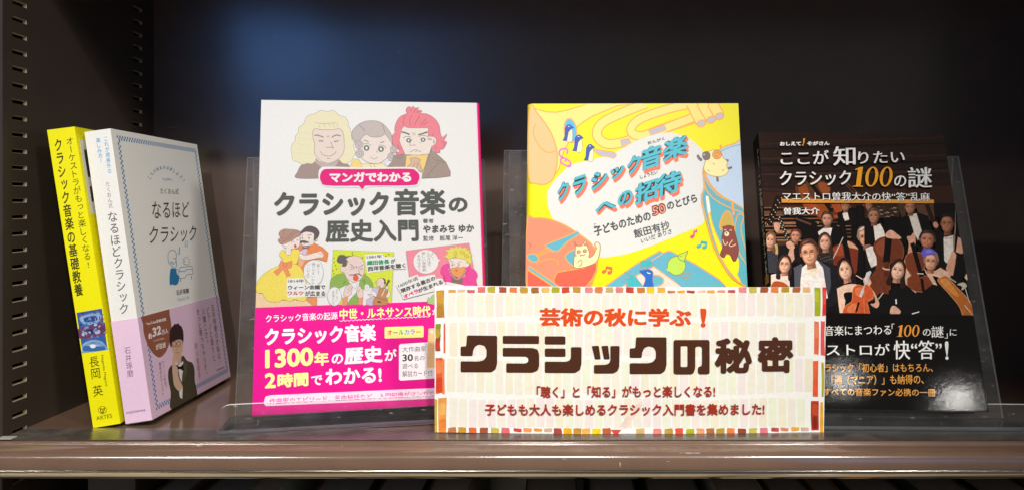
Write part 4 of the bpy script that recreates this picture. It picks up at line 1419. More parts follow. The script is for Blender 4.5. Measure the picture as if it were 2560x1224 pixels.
A.P('#d8a184', [(265, 440), (310, 420), (350, 470), (340, 500), (285, 490)], 1)
A.P('#d8a184', [(300, 500), (340, 500), (350, 600), (320, 640), (285, 560)], 0)
A.P('#d8a184', [(140, 250), (170, 232), (205, 260), (180, 330), (150, 310)], 1)
A.P('#7c3220', [(720, 520), (760, 465), (850, 440), (930, 420), (1000, 500), (1010, 600), (960, 760), (780, 740), (730, 620)], 1)
A.P('#98452c', [(740, 510), (790, 470), (850, 460), (850, 560), (760, 560)], 1)
A.S('#14100e', 58, [(830, 200), (865, 420), (905, 660)], 0)
A.S('#d9c6b4', 8, [(845, 380), (790, 500), (730, 620)], 0)
A.P('#d8a184', [(890, 420), (940, 440), (1000, 500), (950, 490), (905, 480)], 1)
A.P('#2c2624', [(570, 540), (650, 510), (740, 540), (750, 660), (580, 640)], 0)
for i in range(14):
    A.E('#77706a', 600 + (i * 37) % 130, 570 + (i * 23) % 66, 7, 3, 30 * i)
person(660, 432, 60, 78, '#dba68a', '#3c2820', -3, 'long', 0, 0.8)
A.P('#141011', [(1000, 520), (1060, 470), (1150, 470), (1150, 800), (980, 800)], 0)
A.P(SH, [(1078, 490), (1150, 470), (1150, 700), (1110, 660)], 0)
person(1072, 384, 70, 92, '#dd9f80', '#8c7c70', -8, 'short', 1)
# conductor
A.P('#1d1b1e', [(330, 690), (400, 645), (480, 640), (590, 610), (700, 640), (790, 670), (830, 900), (800, 1180), (640, 1180), (600, 960), (330, 960)], 0)
A.P('#4a4a54', [(590, 612), (650, 650), (712, 690), (722, 870), (690, 980), (640, 760)], 0)
A.P('#55555e', [(340, 690), (420, 650), (440, 680), (405, 900), (350, 900)], 0)
A.P('#f0e6de', [(425, 690), (470, 650), (580, 612), (640, 690), (672, 900), (690, 1000), (405, 960), (410, 830)], 0)
A.P('#efe0c0', [(470, 690), (500, 670), (570, 660), (590, 720), (540, 760), (490, 750)], 1)
person(500, 545, 84, 118, '#eba988', '#503228', -8, 'short', 1)
# woman with glasses
A.P('#efd6c8', [(110, 760), (180, 745), (290, 770), (310, 900), (110, 900)], 0)
person(250, 660, 62, 84, '#f2b698', '#33221e', 3, 'long', 1, 0.9)
A.P('#171113', [(300, 800), (345, 700), (350, 900), (300, 900)], 0)
A.P('#b5502a', [(120, 850), (150, 826), (200, 826), (260, 850), (290, 900), (110, 920)], 1, ('#e0c0a0', 4))
# violinist
A.P('#141011', [(690, 1100), (760, 1060), (830, 1000), (1150, 900), (1150, 1170), (690, 1170)], 0)
A.P('#f0c6aa', [(780, 900), (860, 862), (950, 850), (1060, 880), (1000, 940), (870, 1000), (850, 1160), (810, 1160)], 0)
A.P('#141011', [(850, 955), (905, 935), (955, 950), (950, 1030), (880, 1040)], 1)
person(865, 715, 70, 98, '#f3bb9e', '#241817', -10, 'long', 0, 0.75)
A.P('#cc5630', [(945, 900), (990, 862), (1060, 880), (1130, 896), (1152, 990), (1118, 1050), (1130, 1160), (858, 1160), (866, 1080), (930, 1030), (940, 960)], 1, ('#e8955c', 5))
A.P('#e27a4a', [(965, 910), (1010, 885), (1060, 900), (1020, 980), (975, 960)], 1)
A.P('#e27a4a', [(890, 1090), (960, 1050), (990, 1090), (960, 1140), (890, 1140)], 1)
A.S('#cfc9c6', 28, [(1115, 735), (1065, 880), (1018, 985)], 0)
A.S('#2a1a14', 22, [(1005, 1040), (975, 1140)], 0)
A.S('#6b2c18', 5, [(1070, 1020), (1085, 1070), (1060, 1100)])
A.P('#f3bb9e', [(1050, 800), (1090, 790), (1130, 830), (1110, 880), (1062, 860)], 1)
A.S('#efdcc8', 8, [(975, 765), (1040, 805)], 0)
# right half
A.z(2160, 500, 4.0786)
A.P('#33241b', [(0, 36), (360, 36), (360, 190), (0, 190)], 0)
for i in range(20):
    A.S(('#8a7258', '#5c4634', '#b9a58a')[i % 3], 6, [(130 + (i * 47) % 210, 70 + (i * 29) % 110), (160 + (i * 47) % 210, 78 + (i * 29) % 110)], 0)
A.P('#15100f', [(700, 36), (960, 36), (1000, 200), (700, 180)], 0)
A.P('#4a3426', [(340, 36), (420, 36), (420, 190), (380, 190)], 0)
A.P('#5a3c2c', [(520, 50), (700, 45), (720, 230), (560, 180)], 0)
A.P('#15100f', [(0, 240), (60, 225), (170, 225), (240, 300), (240, 420), (0, 460)], 0)
A.P(SH, [(92, 270), (160, 245), (190, 300), (218, 380), (110, 420)], 0)
person(45, 65, 36, 42, '#a06c50', '#3a2a22', 0, 'bald')
person(95, 172, 56, 72, '#a9745a', '#4a382e', 0)
A.P('#100d0d', [(180, 190), (290, 170), (400, 190), (440, 330), (420, 460), (250, 400)], 0)
A.P('#13100f', [(370, 190), (440, 150), (540, 130), (650, 170), (700, 330), (560, 440), (430, 420)], 0)
A.P('#d9cdc0', [(452, 160), (530, 140), (586, 330), (545, 415), (505, 340)], 0)
person(465, 85, 52, 62, '#a8725a', '#4a3a30', 0, 'bald')
A.S('#2a1810', 42, [(635, 50), (735, 320)], 0)
A.P('#c88c70', [(700, 240), (730, 228), (752, 262), (735, 290), (705, 275)], 1)
A.P('#120f0f', [(720, 400), (800, 340), (920, 330), (985, 430), (1000, 570), (860, 680), (720, 520)], 0)
A.P(SH, [(805, 390), (905, 362), (905, 520), (850, 640), (812, 640)], 0)
A.P('#c9bdb2', [(810, 375), (850, 390), (900, 375), (898, 412), (852, 400), (815, 412)], 0)
person(842, 250, 66, 88, '#a56c50', '#1c1514', 0)
A.P('#dca488', [(950, 380), (985, 400), (1005, 560), (930, 530)], 0)
A.P('#6e3522', [(92, 480), (140, 400), (250, 372), (350, 408), (398, 500), (385, 600), (330, 640), (255, 660), (250, 960), (70, 960), (50, 820), (110, 640)], 1, ('#a0603c', 4))
A.P('#8a4830', [(110, 480), (150, 420), (205, 400), (200, 560), (140, 560)], 1)
A.S('#120d0b', 68, [(245, 390), (222, 640)], 0)
A.S('#5a2a1a', 40, [(225, 630), (215, 780)], 0)
A.S('#d9ac90', 15, [(182, 690), (215, 706), (262, 708)])
A.P('#d9a288', [(215, 350), (265, 310), (330, 350), (375, 395), (300, 400), (225, 385)], 1)
A.P('#1a1413', [(0, 480), (60, 620), (120, 700), (60, 780), (0, 760)], 0)
A.P('#e5d9ce', [(10, 500), (70, 470), (120, 580), (125, 660), (70, 690), (40, 620)], 0)
A.P('#e0aa90', [(0, 790), (40, 790), (70, 840), (40, 880), (0, 870)], 1)
A.P('#cfc9c6', [(20, 740), (55, 720), (70, 735), (10, 880), (0, 880), (0, 800)], 0)
A.P('#cc5630', [(0, 880), (60, 890), (95, 960), (60, 1010), (30, 1050), (55, 1160), (0, 1160)], 1, ('#e8955c', 5))
A.P('#141011', [(30, 1040), (110, 1000), (150, 950), (260, 960), (300, 1170), (60, 1170)], 0)
A.P('#d9a288', [(85, 920), (130, 1000), (150, 1060), (120, 1100), (60, 1060), (110, 1040)], 1)
A.S('#cfc0ae', 9, [(140, 1010), (190, 945)], 0)
A.P('#17120f', [(540, 480), (640, 470), (730, 500), (835, 650), (835, 740), (600, 720)], 0)
A.P('#d39a7e', [(430, 380), (470, 370), (505, 335), (520, 430), (490, 540), (440, 560), (450, 450)], 1)
person(640, 412, 74, 82, '#b87a5e', '#2c201c', 5)
A.P('#7c3c24', [(412, 600), (450, 545), (530, 530), (610, 570), (610, 690), (545, 760), (650, 780), (692, 870), (650, 935), (520, 930), (440, 880), (440, 790), (480, 765), (425, 700)], 1, ('#c08a60', 4))
A.P('#e0b090', [(405, 600), (425, 700), (472, 770), (430, 800), (430, 880), (530, 940), (500, 955), (420, 870), (398, 720)], 0)
A.S('#130e0c', 44, [(485, 440), (530, 600), (580, 780)], 0)
A.S('#e6d6c0', 9, [(535, 748), (600, 752)], 0)
A.S('#150f0d', 30, [(580, 800), (600, 930)], 0)
A.P('#130f10', [(690, 860), (740, 770), (860, 740), (960, 780), (1060, 1000), (1080, 1180), (540, 1180), (560, 960)], 0)
A.P('#120f10', [(895, 560), (1010, 545), (1045, 760), (960, 800), (890, 780)], 0)
A.P('#d79d80', [(828, 700), (850, 620), (880, 560), (925, 560), (925, 640), (900, 770), (850, 760)], 0)
A.P('#dfaa8e', [(880, 540), (905, 522), (932, 560), (925, 600), (885, 590)], 1)
A.S('#b89878', 7, [(935, 60), (922, 300), (908, 520)], 0)
A.P('#e2b296', [(600, 690), (640, 740), (720, 720), (770, 690), (860, 740), (880, 780), (800, 800), (690, 770), (740, 870), (700, 860), (620, 740)], 0)
person(675, 632, 66, 88, '#e3a686', '#8a7468', 5, 'short', 1)
A.P('#6c5cc4', [(580, 545), (590, 510), (640, 494), (700, 510), (725, 555), (680, 560), (620, 572), (590, 585)], 1)
A.P('#8a7cd8', [(610, 530), (650, 505), (690, 525), (650, 545)], 1)
A.P('#b8682e', [(745, 822), (790, 785), (835, 776), (930, 880), (1045, 1000), (1092, 1080), (1110, 1190), (1010, 1190), (960, 1080), (850, 945)], 1, ('#e0a868', 5))
A.P('#d98c48', [(770, 830), (830, 800), (900, 880), (960, 980), (900, 960)], 1)
A.S('#d8cfc4', 7, [(780, 730), (930, 840)], 0)
A.S('#cfc4b4', 9, [(1015, 1068), (1108, 1180)], 0)
A.P('#c9bba8', [(940, 860), (1010, 840), (1040, 880), (985, 920), (990, 880)], 1)
A.S('#d0c6ba', 8, [(1025, 900), (1065, 1040)], 0)
A.P('#dfc49c', [(1015, 790), (1035, 750), (1050, 800), (1040, 820)], 0)
A.P('#141112', [(245, 920), (330, 880), (420, 860), (520, 950), (580, 960), (570, 1170), (245, 1170)], 0)
person(338, 722, 70, 94, '#f4bda0', '#2c1c18', 10, 'long', 0, 0.85)
A.P('#d8a890', [(270, 1090), (310, 1080), (365, 1130), (350, 1160), (262, 1160)], 1)
A.S('#e9e0da', 14, [(318, 1010), (322, 1060)], 0)
A.S('#e9e0da', 10, [(480, 1160), (555, 1138)], 0)
# lower black panel and type
A.z(1860, 700, 2.3357)
A.P('#0d0908', [(-100, 186), (480, 190), (1500, 209), (1600, 800), (-100, 800)], 0, kind='gloss')
WT, OG = '#f4f0ea', '#e9a550'
KG = 'gloss'
A.T(WT, 'クラシック音楽にまつわる', (190, 330), (855, 318), (190, 272), -0.003, 0.012, KG)
A.T(WT, '「', (858, 285), (874, 285), (858, 254), 0, 0, KG)
A.T(WT, 'の', (1040, 325), (1085, 325), (1040, 285), -0.003, 0.012, KG)
A.T(WT, '謎', (1090, 335), (1160, 335), (1090, 268), 0, 0.012, KG)
A.T(WT, '」', (1166, 340), (1184, 340), (1166, 310), 0, 0, KG)
A.T(WT, 'に', (1197, 324), (1236, 324), (1197, 285), -0.003, 0.012, KG)
A.T(WT, 'マエストロが', (290, 440), (848, 438), (290, 372), 0.0, 0.014, KG)
A.T(WT, '快“答”', (870, 462), (1150, 462), (870, 352), 0.0, 0.012, KG)
A.P(WT, [(1168, 366), (1188, 364), (1183, 436), (1177, 436)], 1, kind=KG)
A.E(WT, 1180, 454, 9, 10, kind=KG)
A.T(OG, 'クラシック「初心者」はもちろん、', (425, 537), (1098, 535), (425, 486), 0.01, 0, KG)
A.T(OG, '「通（マニア）」も納得の、', (508, 612), (1045, 606), (508, 555), 0.01, 0, KG)
A.T(OG, 'すべての音楽ファン必携の一冊', (462, 672), (1113, 677), (462, 628), 0.01, 0, KG)


def serif100(c, x0, x1, yt, yb, kind=KG):
    """slanted serif 100"""
    h = yb - yt
    w = x1 - x0
    sl = 0.13

    def k(u, v): return (x0 + u * w + (1 - v) * h * sl - h * sl * .5, yt + v * h)
    A.P(c, [k(0.0, .13), k(.12, .02), k(.2, .0), k(.2, .94), k(.27, .965), k(.27, 1), k(.0, 1), k(.0, .965), k(.08, .94), k(.08, .14), k(.01, .17)], 0, kind=kind)
    for cu in (.46, .83):
        n = 28
        o_, i_ = [], []
        for j in range(n):
            t = 2 * math.pi * j / n
            o_.append(k(cu + .165 * math.cos(t), .5 + .5 * math.sin(t)))
            i_.append(k(cu + .085 * math.cos(t), .5 + .44 * math.sin(t)))
        A.k += 1
        P = [A.F.loc(*A.px(p)) for p in o_ + i_]
        A.add_local(P, [(j, (j + 1) % n, n + (j + 1) % n, n + j) for j in range(n)], A.m(c, kind))


serif100('#ef9c40', 892, 1020, 262, 330)
A.z(1860, 300, 2.9143)
A.P('#e59b3e', [(270, 580), (1376, 586), (1379, 612), (270, 608)], 0, kind=KG)
A.T(WT, 'おしえて', (258, 195), (412, 193), (258, 166), 0.06, 0, KG)
A.P('#e8a040', [(428, 142), (442, 140), (434, 180), (426, 180)], 0, kind=KG)
A.E('#e8a040', 425, 189, 6, 6, kind=KG)
A.T(WT, 'そがさん', (456, 192), (620, 190), (456, 163), 0.06, 0, KG)
for t_, a, b, c in (('ここが', (265, 332), (614, 326), (265, 232)), ('知', (648, 338), (806, 335), (648, 200)), ('りたい', (828, 325), (1165, 318), (828, 238)),
                    ('クラシック', (258, 485), (776, 480), (258, 380)), ('の', (1090, 492), (1175, 490), (1090, 412)), ('謎', (1190, 500), (1362, 498), (1190, 352))):
    # soft dark shadow printed behind the type, then the type
    A.T('#120b09', t_, (a[0] + 5, a[1] + 5), (b[0] + 5, b[1] + 5), (c[0] + 5, c[1] + 5), 0.03, 0, KG)
    A.T(WT, t_, a, b, c, 0.0, 0.022, KG)
serif100('#f0a42c', 796, 1078, 347, 492)
A.T('#140d0a', 'マエストロ曽我大介の快“答”乱麻', (281, 596), (1353, 601), (281, 534), 0.02, 0, KG)
A.T(WT, 'マエストロ曽我大介の快“答”乱麻', (278, 592), (1350, 597), (278, 530), 0.0, 0.012, KG)
A.T('#140d0a', '曽我大介', (291, 698), (548, 696), (291, 648), 0.03, 0, KG)
A.T(WT, '曽我大介', (288, 695), (545, 693), (288, 645), 0.015, 0.02, KG)
mb = slab(0.0, W_, 0, 0.0004, 0, H_)
A.build('front_cover', bk, (mb, [ink('#100b0a', 'gloss')]))
FS = Face(Mx, (0, T_, 0), (0, -1, 0), (0, 0, 1), T_, H_)
A = Art(FS, 'gloss')
y = H_ - 0.012
for txt_, sz, pit, c, off in (('おしえて', 0.0040, 0.0038, WT, 0.0035), ('!', 0.0040, 0.0055, '#e8a040', 0.0035), ('ここが知りたいクラシック', 0.0068, 0.0060, WT, 0.0030), ('100', 0.0, 0.0085, OG, 0.0030), ('の', 0.0060, 0.0072, WT, 0.0030), ('謎', 0.0080, 0.0095, WT, 0.0030)):
    if txt_ == '100':
        v, f = glyphs('100', 0.0)
        x0, x1 = min(p[0] for p in v), max(p[0] for p in v)
        A.k = 5
        A.add_local([(T_ / 2 - 0.002 + (p - x0) / (x1 - x0) * 0.010, y - 0.003 + q * 0.0085) for p, q in v], f, A.m(c))
        y -= pit
        continue
    for ch in txt_:
        v, f = glyphs(ch, 0.0)
        cxm = (min(p[0] for p in v) + max(p[0] for p in v)) / 2
        A.k = 5
        A.add_local([(T_ / 2 + off + (p - cxm) * sz, y + (q - 0.4) * sz) for p, q in v], f, A.m(c))
        y -= pit
mb = slab(0.0, 0.0004, 0.0004, T_ - 0.0004, 0, H_)
A.build('spine', bk, (mb, [ink('#0d0908', 'gloss')]))
mb = slab(0.0, W_, T_ - 0.0004, T_, 0, H_)
mb.build('back_cover', [ink('#0d0908', 'gloss')], bk)
mb = slab(0.0006, W_ - 0.001, 0.0006, T_ - 0.0006, 0.0008, H_ - 0.0008)
mb.build('page_block', [M_pages], bk)

# ------------------------------------------------------------------ white book leaning at the left
W_, H_, T_ = 0.128, 0.188, 0.0165
Mx = pose(-8.21, 0.39, 91.56, -0.2581, 0.4982, -0.1391)
bk = thing('book', 'white book with pale pink paper band and blue checked border, leaning to the left', 'book', Mx, 'books leaning by the side panel')
F = Face(Mx, (0, 0, 0), (1, 0, 0), (0, 0, 1), W_, H_)
FS = Face(Mx, (0, T_, 0), (0, -1, 0), (0, 0, 1), T_, H_)
zt = (F.loc(338, 791.5)[1] + F.loc(546, 739.4)[1]) / 2
tl, tr, bl, br = F.loc(295.5, 338.8), F.loc(488.5, 372.5), F.loc(385, 1022), F.loc(571, 931.5)
bx0, bx1 = (tl[0] + bl[0]) / 2, (tr[0] + br[0]) / 2
bz0, bz1 = (bl[1] + br[1]) / 2, (tl[1] + tr[1]) / 2


def checker(A, z0, z1):
    """two-row blue check frame, only the part between z0 and z1"""
    c = (bx1 - bx0) / 74
    nz = int(round((bz1 - bz0) / c))
    dz = (bz1 - bz0) / nz
    A.k += 1
    v, f = [], []

    def sq(i, j):
        x, y = bx0 + i * c, bz0 + j * dz
        ya, yb = max(y, z0), min(y + dz, z1)
        if yb > ya:
            n = len(v)
            v.extend([(x, ya), (x + c * .98, ya), (x + c * .98, yb), (x, yb)])
            f.append((n, n + 1, n + 2, n + 3))
    for i in range(74):
        for r in (0, 1):
            if (i + r) % 2 == 0:
                sq(i, r)
                sq(i, nz - 1 - r)
    for j in range(2, nz - 2):
        for r in (0, 1):
            if (j + r) % 2 == 0:
                sq(r, j)
                sq(73 - r, j)
    A.add_local(v, f, A.m('#3d82b4'))


PAPER = '#f1eee6'
A = Art(F, 'matte')
checker(A, zt, H_)
A.z(290, 330, 4.533)
BU = '#3f86b8'
arc = ((380, 520), (408, 475), (438, 443), (470, 424), (507, 410), (546, 405), (585, 410), (622, 422), (660, 445), (695, 476), (735, 512), (768, 550))
for i, ch in enumerate('これが規格外の楽しみ方!'):
    x, y = arc[i]
    a, b = arc[max(i - 1, 0)], arc[min(i + 1, 11)]
    d = math.hypot(b[0] - a[0], b[1] - a[1])
    ux, uy = (b[0] - a[0]) / d, (b[1] - a[1]) / d
    w, h = (13, 20) if ch != '!' else (4, 18)
    A.T(BU, ch, (x - ux * w - uy * -h * -1 * 0 - uy * -h * 0 + uy * -h, y - uy * w + ux * h), (x + ux * w + uy * -h, y + uy * w + ux * h), (x - ux * w + uy * h, y - uy * w - ux * h), 0.015)
A.S(BU, 4, [(518, 532), (580, 536), (642, 545)])
A.S(BU, 3, [(545, 545), (575, 552), (590, 525), (606, 535), (590, 552)])
IK = '#4a4038'
A.T(IK, 'たくおん式', (500, 702), (708, 708), (502, 636), 0.008)
A.T(IK, 'なるほど', (412, 982), (834, 968), (406, 786), 0.004)
A.T(IK, 'クラシック', (372, 1268), (905, 1232), (382, 1072), 0.004)
A.z(330, 580, 4.373)
PB = '#2f7cb0'
A.P(PB, [(420, 402), (443, 393), (482, 402), (490, 450), (515, 490), (500, 560), (460, 576), (440, 566), (413, 572), (410, 490)], 1)
for q in ([(402, 345), (392, 270), (405, 215), (440, 192), (475, 213), (486, 260), (480, 300), (487, 350), (470, 388), (445, 380), (418, 340), (430, 315), (440, 350)], [(448, 290), (472, 280), (478, 320), (455, 345), (445, 320)], [(482, 405), (500, 402), (512, 430), (500, 460)], [(555, 302), (575, 315), (562, 330), (578, 352), (630, 352)], [(560, 296), (572, 282)], [(585, 290), (582, 265)], [(600, 280), (606, 262)], [(612, 290), (632, 300)], [(615, 315), (636, 335)]):
    A.S(PB, 5, q)
for q in ([(520, 430), (522, 382), (655, 368), (664, 450), (592, 465), (580, 495), (515, 502), (512, 462)], [(522, 428), (580, 422), (588, 408), (660, 400)], [(648, 470), (650, 510)], [(528, 505), (532, 540)], [(512, 235), (520, 160), (518, 200)]):
    A.S(PB, 6, q, 0)
A.E(PB, 512, 236, 7, 6)
A.S(PB, 4, [(580, 145), (585, 100), (604, 96), (602, 155)], 0)
A.E(PB, 578, 146, 6, 5)
A.E(PB, 600, 156, 6, 5)
A.T(IK, '石井琢磨', (484, 690), (622, 662), (480, 632), 0.02)
A.T('#8fb2cc', 'Takuma Ishii', (492, 755), (628, 722), (490, 716))
mb = slab(0.0, W_, 0, 0.0004, 0, H_)
A.build('front_cover', bk, (mb, [ink(PAPER, 'matte')]))
A = Art(FS, 'matte')
A.z(110, 310, 3.136)
SB, SG = '#4d9ad0', '#6c6866'
A.V(SB, 'これが規格外の', (468, 104), (500, 100), (500, 390), 0.012)
A.V(SB, '楽しみ方!', (405, 112), (440, 108), (430, 308), 0.012)
A.V(SG, 'たくおん式', (482, 456), (515, 452), (508, 662))
A.V(SG, 'なるほどクラシック', (498, 694), (570, 684), (596, 1488), 0.012)
mb = slab(0.0, 0.0004, 0.0004, T_ - 0.0004, 0, H_)
A.build('spine', bk, (mb, [ink('#eeebe4', 'matte')]))
mb = slab(0.0, W_, T_ - 0.0004, T_, 0, H_)
mb.build('back_cover', [ink(PAPER, 'matte')], bk)
mb = slab(0.0006, W_ - 0.001, 0.0006, T_ - 0.0006, 0.0008, H_ - 0.0008)
mb.build('page_block', [M_pages], bk)
# band
F2 = Face(Mx, (0, -0.0004, 0), (1, 0, 0), (0, 0, 1), W_, zt)
A = Art(F2, 'satin')
checker(A, 0.0, zt)
A.z(330, 760, 4.081)
A.P('#9d5f48', [(95, 60), (350, 30), (385, 110), (399, 200), (398, 290), (380, 400), (340, 490), (290, 538), (250, 530), (210, 492), (160, 412), (122, 300), (112, 200)], 1)
BW = '#f3e6e2'
A.T(BW, 'YouTube登録者数', (146, 214), (352, 164), (142, 180), 0.035)
A.T(BW, '約', (170, 356), (205, 346), (165, 296), 0.05)
A.T(BW, '32', (210, 336), (300, 302), (206, 240), 0.05)
A.T(BW, '万人', (305, 310), (372, 290), (300, 258), 0.04)
A.T(BW, '（2023年4月現在）', (218, 380), (330, 352), (216, 362), 0.0)
A.T(BW, 'が注目', (243, 464), (342, 438), (240, 406), 0.045)
A.P('#4c4432', [(368, 690), (385, 640), (420, 610), (470, 615), (515, 520), (560, 570), (610, 592), (635, 650), (640, 780), (650, 960), (405, 1070), (395, 900), (372, 780)], 1)
A.P('#efe6e2', [(465, 625), (490, 600), (525, 570), (525, 640), (512, 720), (508, 790), (485, 740)], 0)
A.P('#5c5440', [(520, 560), (560, 600), (560, 700), (512, 800), (525, 640)], 0)
A.P('#dcb096', [(400, 385), (420, 365), (505, 360), (518, 385), (516, 455), (502, 520), (500, 590), (470, 600), (440, 545), (415, 480)], 1)
A.P('#3c2a28', [(385, 400), (383, 300), (398, 240), (430, 205), (425, 196), (450, 200), (475, 190), (480, 205), (505, 225), (522, 275), (526, 345), (516, 400), (512, 370), (480, 355), (430, 372), (408, 385), (402, 440)], 1)
for x in (430, 474):
    A.E(None, x, 402, 19, 28, 5, ('#4a3a34', 5))
A.S('#4a3a34', 4, [(449, 400), (456, 398)])
A.S('#b06a5c', 6, [(448, 492), (462, 488), (478, 490)])
A.S('#b58468', 4, [(455, 430), (450, 455), (462, 460)])
A.P('#181416', [(462, 625), (490, 635), (525, 603), (524, 680), (492, 655), (470, 662)], 0)
A.P('#dfb59c', [(410, 660), (415, 530), (435, 510), (445, 560), (440, 610), (465, 650), (472, 730), (520, 850), (490, 888), (432, 830), (415, 720)], 1)
A.P('#efe6e2', [(480, 890), (516, 850), (512, 960), (488, 948)], 0)
A.P('#4c4432', [(516, 848), (600, 880), (560, 980), (512, 990)], 0)
VB = '#6c464e'
A.V(VB, 'ウィーン在住、', (300, 574), (322, 568), (336, 852))
A.V(VB, '異色のピアニスト', (270, 592), (294, 586), (306, 928))
A.V('#6e4450', '石井琢磨の才能は、', (805, 6), (834, -2), (882, 596))
A.V('#6e4450', 'ピアノと語りと', (756, 26), (784, 18), (826, 578))
A.V('#6e4450', '人懐こさ。', (706, 36), (738, 28), (752, 392))
A.V('#6e4450', 'きっと笑っちゃうぞ。', (652, 46), (682, 38), (744, 712))
A.V('#a8484c', '阿川佐和子', (635, 396), (662, 388), (676, 764))
A.T('#6e4450', 'KADOKAWA', (864, 680), (942, 646), (862, 662), 0.03)
F3 = Face(Mx, (-0.0004, T_, 0), (0, -1, 0), (0, 0, 1), T_, zt)
B2 = Art(F3, 'satin')
B2.z(180, 680, 3.059)
B2.V('#6c5a70', '石井琢磨', (398, 576), (445, 568), (424, 802))
B2.T('#6c5a70', 'KADOKAWA', (417, 1082), (563, 1060), (415, 1064), 0.02)
mb = MB()
mb.v, mb.f, mb.i = list(B2.verts), list(B2.faces), [1 + i for i in B2.idx]
q = slab(-0.0004, W_ + 0.0001, -0.0004, -0.0002, 0.0004, zt)
q2 = slab(-0.0004, -0.0002, -0.0002, T_, 0.0004, zt)
for s_ in (q, q2):
    n = len(mb.v)
    mb.v += s_.v
    mb.f += [tuple(n + a for a in f) for f in s_.f]
    mb.i += [0] * len(s_.f)
A.build('paper_band', bk, (mb, [ink('#ecc9de', 'satin')] + B2.mats))

# ------------------------------------------------------------------ yellow book at the far left, spine to the front
W_, H_, T_ = 0.0165, 0.190, 0.126      # width = spine thickness, depth = cover width
Mx = pose(0.0, -8.3, 6.5, -0.2931, 0.4940, -0.1428)
bk = thing('book', 'yellow book with its spine to the front, leaning against the dark slotted panel', 'book', Mx, 'books leaning by the side panel')
F = Face(Mx, (0, 0, 0), (1, 0, 0), (0, 0, 1), W_, H_)
A = Art(F, 'satin')
A.z(110, 310, 3.136)
OK_ = '#4a4414'
A.V(OK_, 'クラシック音楽の基礎教養', (72, 126), (138, 112), (244, 1352), 0.025)
A.V(OK_, 'オーケストラがもっと楽しくなる!', (168, 114), (226, 102), (322, 1130), 0.006)
A.z(180, 680, 3.059)
A.P('#3d5e9e', [(35, 308), (228, 275), (272, 590), (82, 618)], 0)
A.P('#6a3f60', [(48, 430), (246, 385), (256, 470), (62, 505)], 1)
A.P('#84a8d4', [(60, 340), (200, 305), (225, 340), (190, 385), (100, 400)], 1)
A.P('#2f4a80', [(90, 350), (180, 330), (190, 365), (110, 380)], 1)
for x, y, r in ((95, 470, 22), (195, 455, 22), (110, 420, 14), (180, 400, 14)):
    A.E('#a9bcd8', x, y, r, r * .7, -20)
A.E('#26306c', 146, 448, 16, 16)
A.P('#7ea6cc', [(78, 600), (85, 545), (150, 515), (225, 525), (266, 570), (270, 590), (82, 616)], 1)
A.P('#3d6aa6', [(90, 600), (100, 552), (155, 530), (220, 540), (255, 575), (240, 595)], 1)
r3 = random.Random(5)
for i in range(70):
    t, w_ = r3.random(), r3.random()
    xx, yy = 42 + 180 * t + 36 * w_, 312 - 30 * t + 200 * w_
    A.k -= 0.7
    A.S(r3.choice(('#6f95c8', '#2d4888', '#a8bedc', '#8a5068', '#4f74b0', '#27386c', '#9c6a78')), r3.uniform(4, 9), [(xx, yy), (xx + r3.uniform(-14, 18), yy + r3.uniform(-12, 12)), (xx + r3.uniform(-10, 26), yy + r3.uniform(-16, 16))])
for i in range(12):
    t = math.radians(200 + i * 14)
    A.S('#b9d0e4', 3, [(160, 562), (160 + 85 * math.cos(t), 565 + 40 * math.sin(t))], 0)
A.E('#e6eef2', 160, 563, 22, 15)
A.V(OK_, '長岡 英', (128, 650), (202, 636), (166, 950), 0.0)
A.T(OK_, 'Nagaoka Megumi', (218, 634), (252, 868), (240, 630))
A.E(None, 233, 1050, 32, 28, 0, (OK_, 3))
A.S(OK_, 6, [(218, 1038), (222, 1065), (240, 1068), (250, 1035)])
A.S(OK_, 5, [(214, 1036), (234, 1044), (254, 1032)])
A.S(OK_, 3, [(234, 1044), (236, 1080)])
A.T(OK_, 'ARTES', (188, 1130), (308, 1108), (185, 1100), -0.008, 0.008)
YL = '#f4ea0c'
mb = slab(0.0004, W_ - 0.0004, 0, 0.0004, 0, H_)
A.build('spine', bk, (mb, [ink(YL, 'satin')]))
mb = slab(W_ - 0.0004, W_, 0, T_, 0, H_)
FC = Face(Mx, (W_, 0, 0), (0, 1, 0), (0, 0, 1), T_, H_)
A = Art(FC, 'satin')
A.PL('#e9e6da', [(0.0035, 0.134), (0.028, 0.134), (0.028, 0.182), (0.0035, 0.182)])
A.PL('#3c3c38', [(0.0075, 0.158), (0.020, 0.158), (0.020, 0.176), (0.0075, 0.176)])
A.PL('#3c3c38', [(0.0075, 0.142), (0.020, 0.142), (0.020, 0.152), (0.0075, 0.152)])
A.build('front_cover', bk, (mb, [ink(YL, 'satin')]))
mb = slab(0, 0.0004, 0, T_, 0, H_)
mb.build('back_cover', [ink(YL, 'satin')], bk)
mb = slab(0.0006, W_ - 0.0006, 0.0008, T_ - 0.001, 0.0008, H_ - 0.0008)
mb.build('page_block', [M_pages], bk)

# ================================================================== printed sign in front
def at(px, py, d):
    return Vector(((px - CX) / FPX * d, d, CAMZ + (CY - py) / FPX * d))


